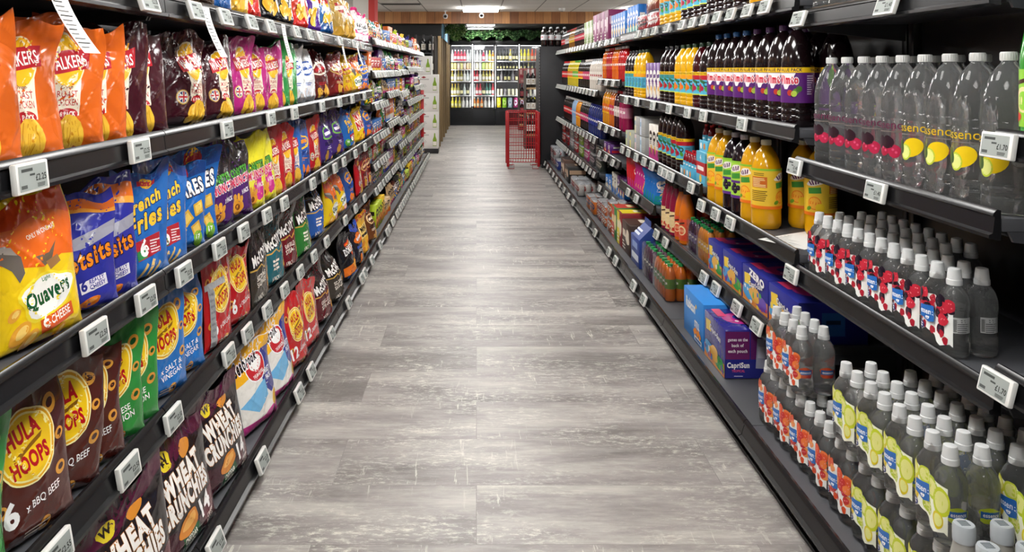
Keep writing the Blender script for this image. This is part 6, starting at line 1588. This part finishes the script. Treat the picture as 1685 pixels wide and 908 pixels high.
o = thing('ceiling_vent', (-1.15, 12.3, CEIL)); mb = MB(); mb.cbox(-.31, .31, -.12, .12, -.008, 0, C('#8a8884'), .002); put('frame', mb.mesh('vent_frame', [M['wall']]), o); mb = MB(); mb.box(-.29, .29, -.1, .1, -.012, -.0085, C('#3a3834')); put('slot', mb.mesh('vent_slot', [M['wall']]), o); tag(o, 'dark ceiling air slot near the white column', 'vent')

# wine boxes and rack at the far left
def wine_box(x, y, z, lab):
    o = thing('wine_box', (x, y, z)); mb = MB(); mb.cbox(-.165, .165, -.15, .15, 0, .285, C('#dddcd8'), .003); put('carton_body', mb.mesh('carton_body', [M['card']]), o)
    a = Art(); a.poly([(8, 4), (14, 4), (14, 14), (12.2, 19), (11.8, 24), (10.2, 24), (9.8, 19), (8, 14)], '#7fa32c').rect(8.3, 5, 13.7, 11, '#e8e6da').rect(-14, 20, 2, 22, '#b8b6b2').poly([(-10, 24), (-6, 26), (-2, 24), (-6, 22.5)], '#8a1c2a').lines(-14, 8, 2, 14, 3, '#b4b2b0', 3)
    m2 = MB(); lay_on(m2, a, plane_S((0, -.15, 0), (1, 0, 0), (0, 0, 1)), 0, 99); put('front_print', m2.mesh('wine_print', [M['card']]), o)
    tag(o, lab, 'box', 'white wine boxes stacked by the timber slats')
mb = MB(); mb.cbox(-.36, .2, -.17, .17, 0, .075, C('#1c1c1e'), .003); o = put('stack_base', mb.mesh('plinth_base', [M['black']]), None, (-.79, 12.6, 0)); o.name = 'pallet_plinth'; tag(o, 'low black plinth under the stack of white wine boxes', 'plinth')
for i in range(4): wine_box(-.755, 12.6, .075 + i * .2865, 'white wine box with green bottle picture, ' + ('bottom', 'second from bottom', 'third from bottom', 'fourth from bottom')[i] + ' of its stack')
wine_box(-.86, 12.6, .075 + 4 * .2865, 'white wine box set askew on top of its stack')
o = thing('wine_rack', (-1.14, 13.35, 0))
for nm, b, c in (('back_panel', (-.5, .42, .14, .16, 0, 1.86), '#141416'), ('side', (-.5, -.48, -.16, .14, 0, 1.84), '#1a1a1c'), ('side', (.4, .42, -.16, .14, 0, 1.84), '#1a1a1c')):
    mb = MB(); mb.cbox(*b, C(c), .002); put(nm, mb.mesh('rack_' + nm, [M['black']]), o)
for z in (.06, .5, .95, 1.22, 1.55): mb = MB(); mb.cbox(-.48, .4, -.16, .14, z, z + .02, C('#222226'), .002); put('shelf', mb.mesh('rack_shelf', [M['black']]), o)
tag(o, 'tall black wine rack beside the timber slat screen', 'rack')
for j, z in enumerate((1.2405, 1.5705)):
    for i in range(7): bottle('wine_#0e0d0e_#dcd8ce_#1a1416', -1.5 + i * .125, 13.3, z, 'dark wine bottle', ('lower' if j == 0 else 'upper') + ' shelf of the black wine rack', 'wine_bottle', rot=0)
o = thing('leaflet_rack', (-.93, 12.2, 0)); mb = MB()
for x in (-.11, .11): mb.tube([(x, 0, .35), (x, 0, 1.1)], .004, C('#c4c4c4'))
for z in (.45, .6, .75): mb.tube([(-.11, 0, z), (-.11, -.06, z), (.11, -.06, z), (.11, 0, z)], .003, C('#c4c4c4'))
put('wire_frame', mb.mesh('wire_frame', [M['wire']]), o); mb = MB(); mb.cbox(-.05, .05, -.03, -.02, .46, .98, C('#d8d8d4'), .002); put('leaflet', mb.mesh('leaflet', [M['paper']]), o, (0, 0, 0), (0, RAD(5), 0))
for x in (-.11, .11): mb = MB(); mb.tube([(x, 0, .35), (x, 0, .0)], .005, C('#8a8a8a')); put('leg', mb.mesh('rack_leg', [M['wire']]), o)
tag(o, 'thin wire leaflet rack in front of the white wine boxes', 'rack')

# wine towers beyond the cage
def tower(x0, x1, y, zt, sh, lab, sign):
    o = thing('wine_stand', ((x0 + x1) / 2, y, 0)); w = (x1 - x0) / 2
    for e in (-1, 1):
        for d in (-.12, .12): mb = MB(); mb.cbox(e * w - .015, e * w + .015, d - .015, d + .015, 0, zt, C('#5a544e'), .002); put('post', mb.mesh('stand_post', [M['wall']]), o)
    for z in sh: mb = MB(); mb.cbox(-w + .02, w - .02, -.13, .13, z - .03, z, C('#c9ac82'), .003); put('shelf', mb.mesh('stand_shelf', [M['crate']]), o)
    mb = MB(); mb.cbox(-w + .018, w - .018, -.11, .11, .0, sh[0] - .03, C('#4a1418'), .003); put('base_box', mb.mesh('stand_base', [M['card']]), o)
    if sign:
        mb = MB(); mb.cbox(-w, w + .2, -.14, -.125, zt - .3, zt + .02, C('#9a5a5a'), .003); a = Art()
        for q in range(6): a.rect(3 + q * 5.4, 20, 6 + q * 5.4, 29, '#7a1c2c' if q % 2 else '#c8a8a0')
        a.rect(2, 12, 36, 18, '#8a1c30').lines(4, 3, 30, 9, 2, '#c8a8a0', 2); lay_on(mb, a, plane_S((-w, -.14, zt - .3), (1, 0, 0), (0, 0, 1)), 0, 99); put('header_board', mb.mesh('header_board', [M['card']]), o)
    tag(o, lab, 'display stand', 'wooden wine stands')
    return (x0 + x1) / 2, w
c, w = tower(.905, 1.12, 17.3, 1.3, (.12, .33, .68, 1.03), 'farther wooden wine stand with a dark red header board', True)
for j, z in enumerate((.33, .68)):
    for i in range(2): bottle('wine_#2a0c10_#b8485a_#7a1c2c', c - .051 + i * .051 * 1.0 if False else c - .04 + i * .08, 17.24, z + .001, 'red-labelled wine bottle', f"{('lower', 'upper')[j]} part of farther wine stand", 'wine_bottle', rot=0)
c, w = tower(.80, 1.06, 13.3, 1.28, (.24, .6, 1.0), 'nearer wooden wine stand behind the red wire cage', False)
for j, z in enumerate((.24, .6, 1.0)):
    for i in range(3): bottle('wine_#12100e_#e4e2dc_#c8c8c8', c - .0765 + i * .0765, 13.24, z + .001, 'dark wine bottle with white label', f"{('lowest', 'middle', 'top')[j]} shelf of nearer wine stand", 'wine_bottle', rot=0)

# red wire cage
o = thing('wire_cage_trolley', (.612, 10.72, 0)); W2, D2, Z0, Z1 = .2, .2, .09, .74; RED = C('#b8101c')
for ex in (-1, 1):
    for ey in (-1, 1):
        mb = MB(); mb.cbox(ex * W2 - .018, ex * W2 + .018, ey * D2 - .01, ey * D2 + .01, .03, Z1, RED, .004); put('post', mb.mesh('cage_post', [M['wire']]), o)
        mb = MB(); mb.tube([(ex * W2, ey * D2, .06), (ex * W2 - ex * .08, ey * D2, .06), (ex * W2 - ex * .08, ey * D2, .004), (ex * W2, ey * D2, .004), (ex * W2, ey * D2, .05)], .004, RED); put('foot', mb.mesh('cage_foot', [M['wire']]), o)
for nm, s_ in (('front_panel', ('y', -D2)), ('back_panel', ('y', D2)), ('side_panel', ('x', -W2)), ('side_panel', ('x', W2))):
    mb = MB()
    for k in range(1, 12):
        t = -W2 + 2 * W2 * k / 12; p = [(t, s_[1], Z0), (t, s_[1], Z1)] if s_[0] == 'y' else [(s_[1], t, Z0), (s_[1], t, Z1)]; mb.tube(p, .003, RED, 5)
    for k in range(7):
        z = Z0 + (Z1 - Z0) * k / 6; p = [(-W2, s_[1], z), (W2, s_[1], z)] if s_[0] == 'y' else [(s_[1], -W2, z), (s_[1], W2, z)]; mb.tube(p, .0045 if k not in (0, 6) else .006, RED, 6)
    put(nm, mb.mesh('wire_' + nm, [M['wire']]), o)
mb = MB()
for k in range(11): t = -W2 + .02 + 2 * (W2 - .02) * k / 10; mb.tube([(t, -D2, Z0), (t, D2, Z0)], .0025, RED, 5)
put('tray', mb.mesh('cage_tray', [M['wire']]), o)
tag(o, 'empty red wire cage standing on the floor before the black end display', 'cage')
write_labels()
# ------------------------------------------------------------------ camera, world, light
cam = bpy.data.cameras.new('camera'); cam.sensor_width = 36; cam.lens = F * 36 / 1685; cam.shift_x = (842.5 - VX) / 1685; cam.shift_y = -(454 - VY) / 1685; cam.clip_start = .02
co = bpy.data.objects.new('camera', cam); COLL.objects.link(co); co.location = (0, 0, CH); co.rotation_euler = (RAD(90), 0, 0); SC.camera = co
w = bpy.data.worlds.new('world'); SC.world = w; w.use_nodes = True
w.node_tree.nodes['Background'].inputs[0].default_value = (1, .99, .97, 1); w.node_tree.nodes['Background'].inputs[1].default_value = .25
SC.view_settings.view_transform = 'Standard'; SC.view_settings.look = 'None'; SC.view_settings.exposure = 0.; SC.view_settings.gamma = 1.
SC.view_settings.use_curve_mapping = False
SC.cycles.max_bounces = 14; SC.cycles.transmission_bounces = 12; SC.cycles.transparent_max_bounces = 24; SC.cycles.glossy_bounces = 5; SC.cycles.diffuse_bounces = 7
SC.cycles.use_denoising = True; SC.cycles.sample_clamp_indirect = 6.; SC.cycles.caustics_reflective = False
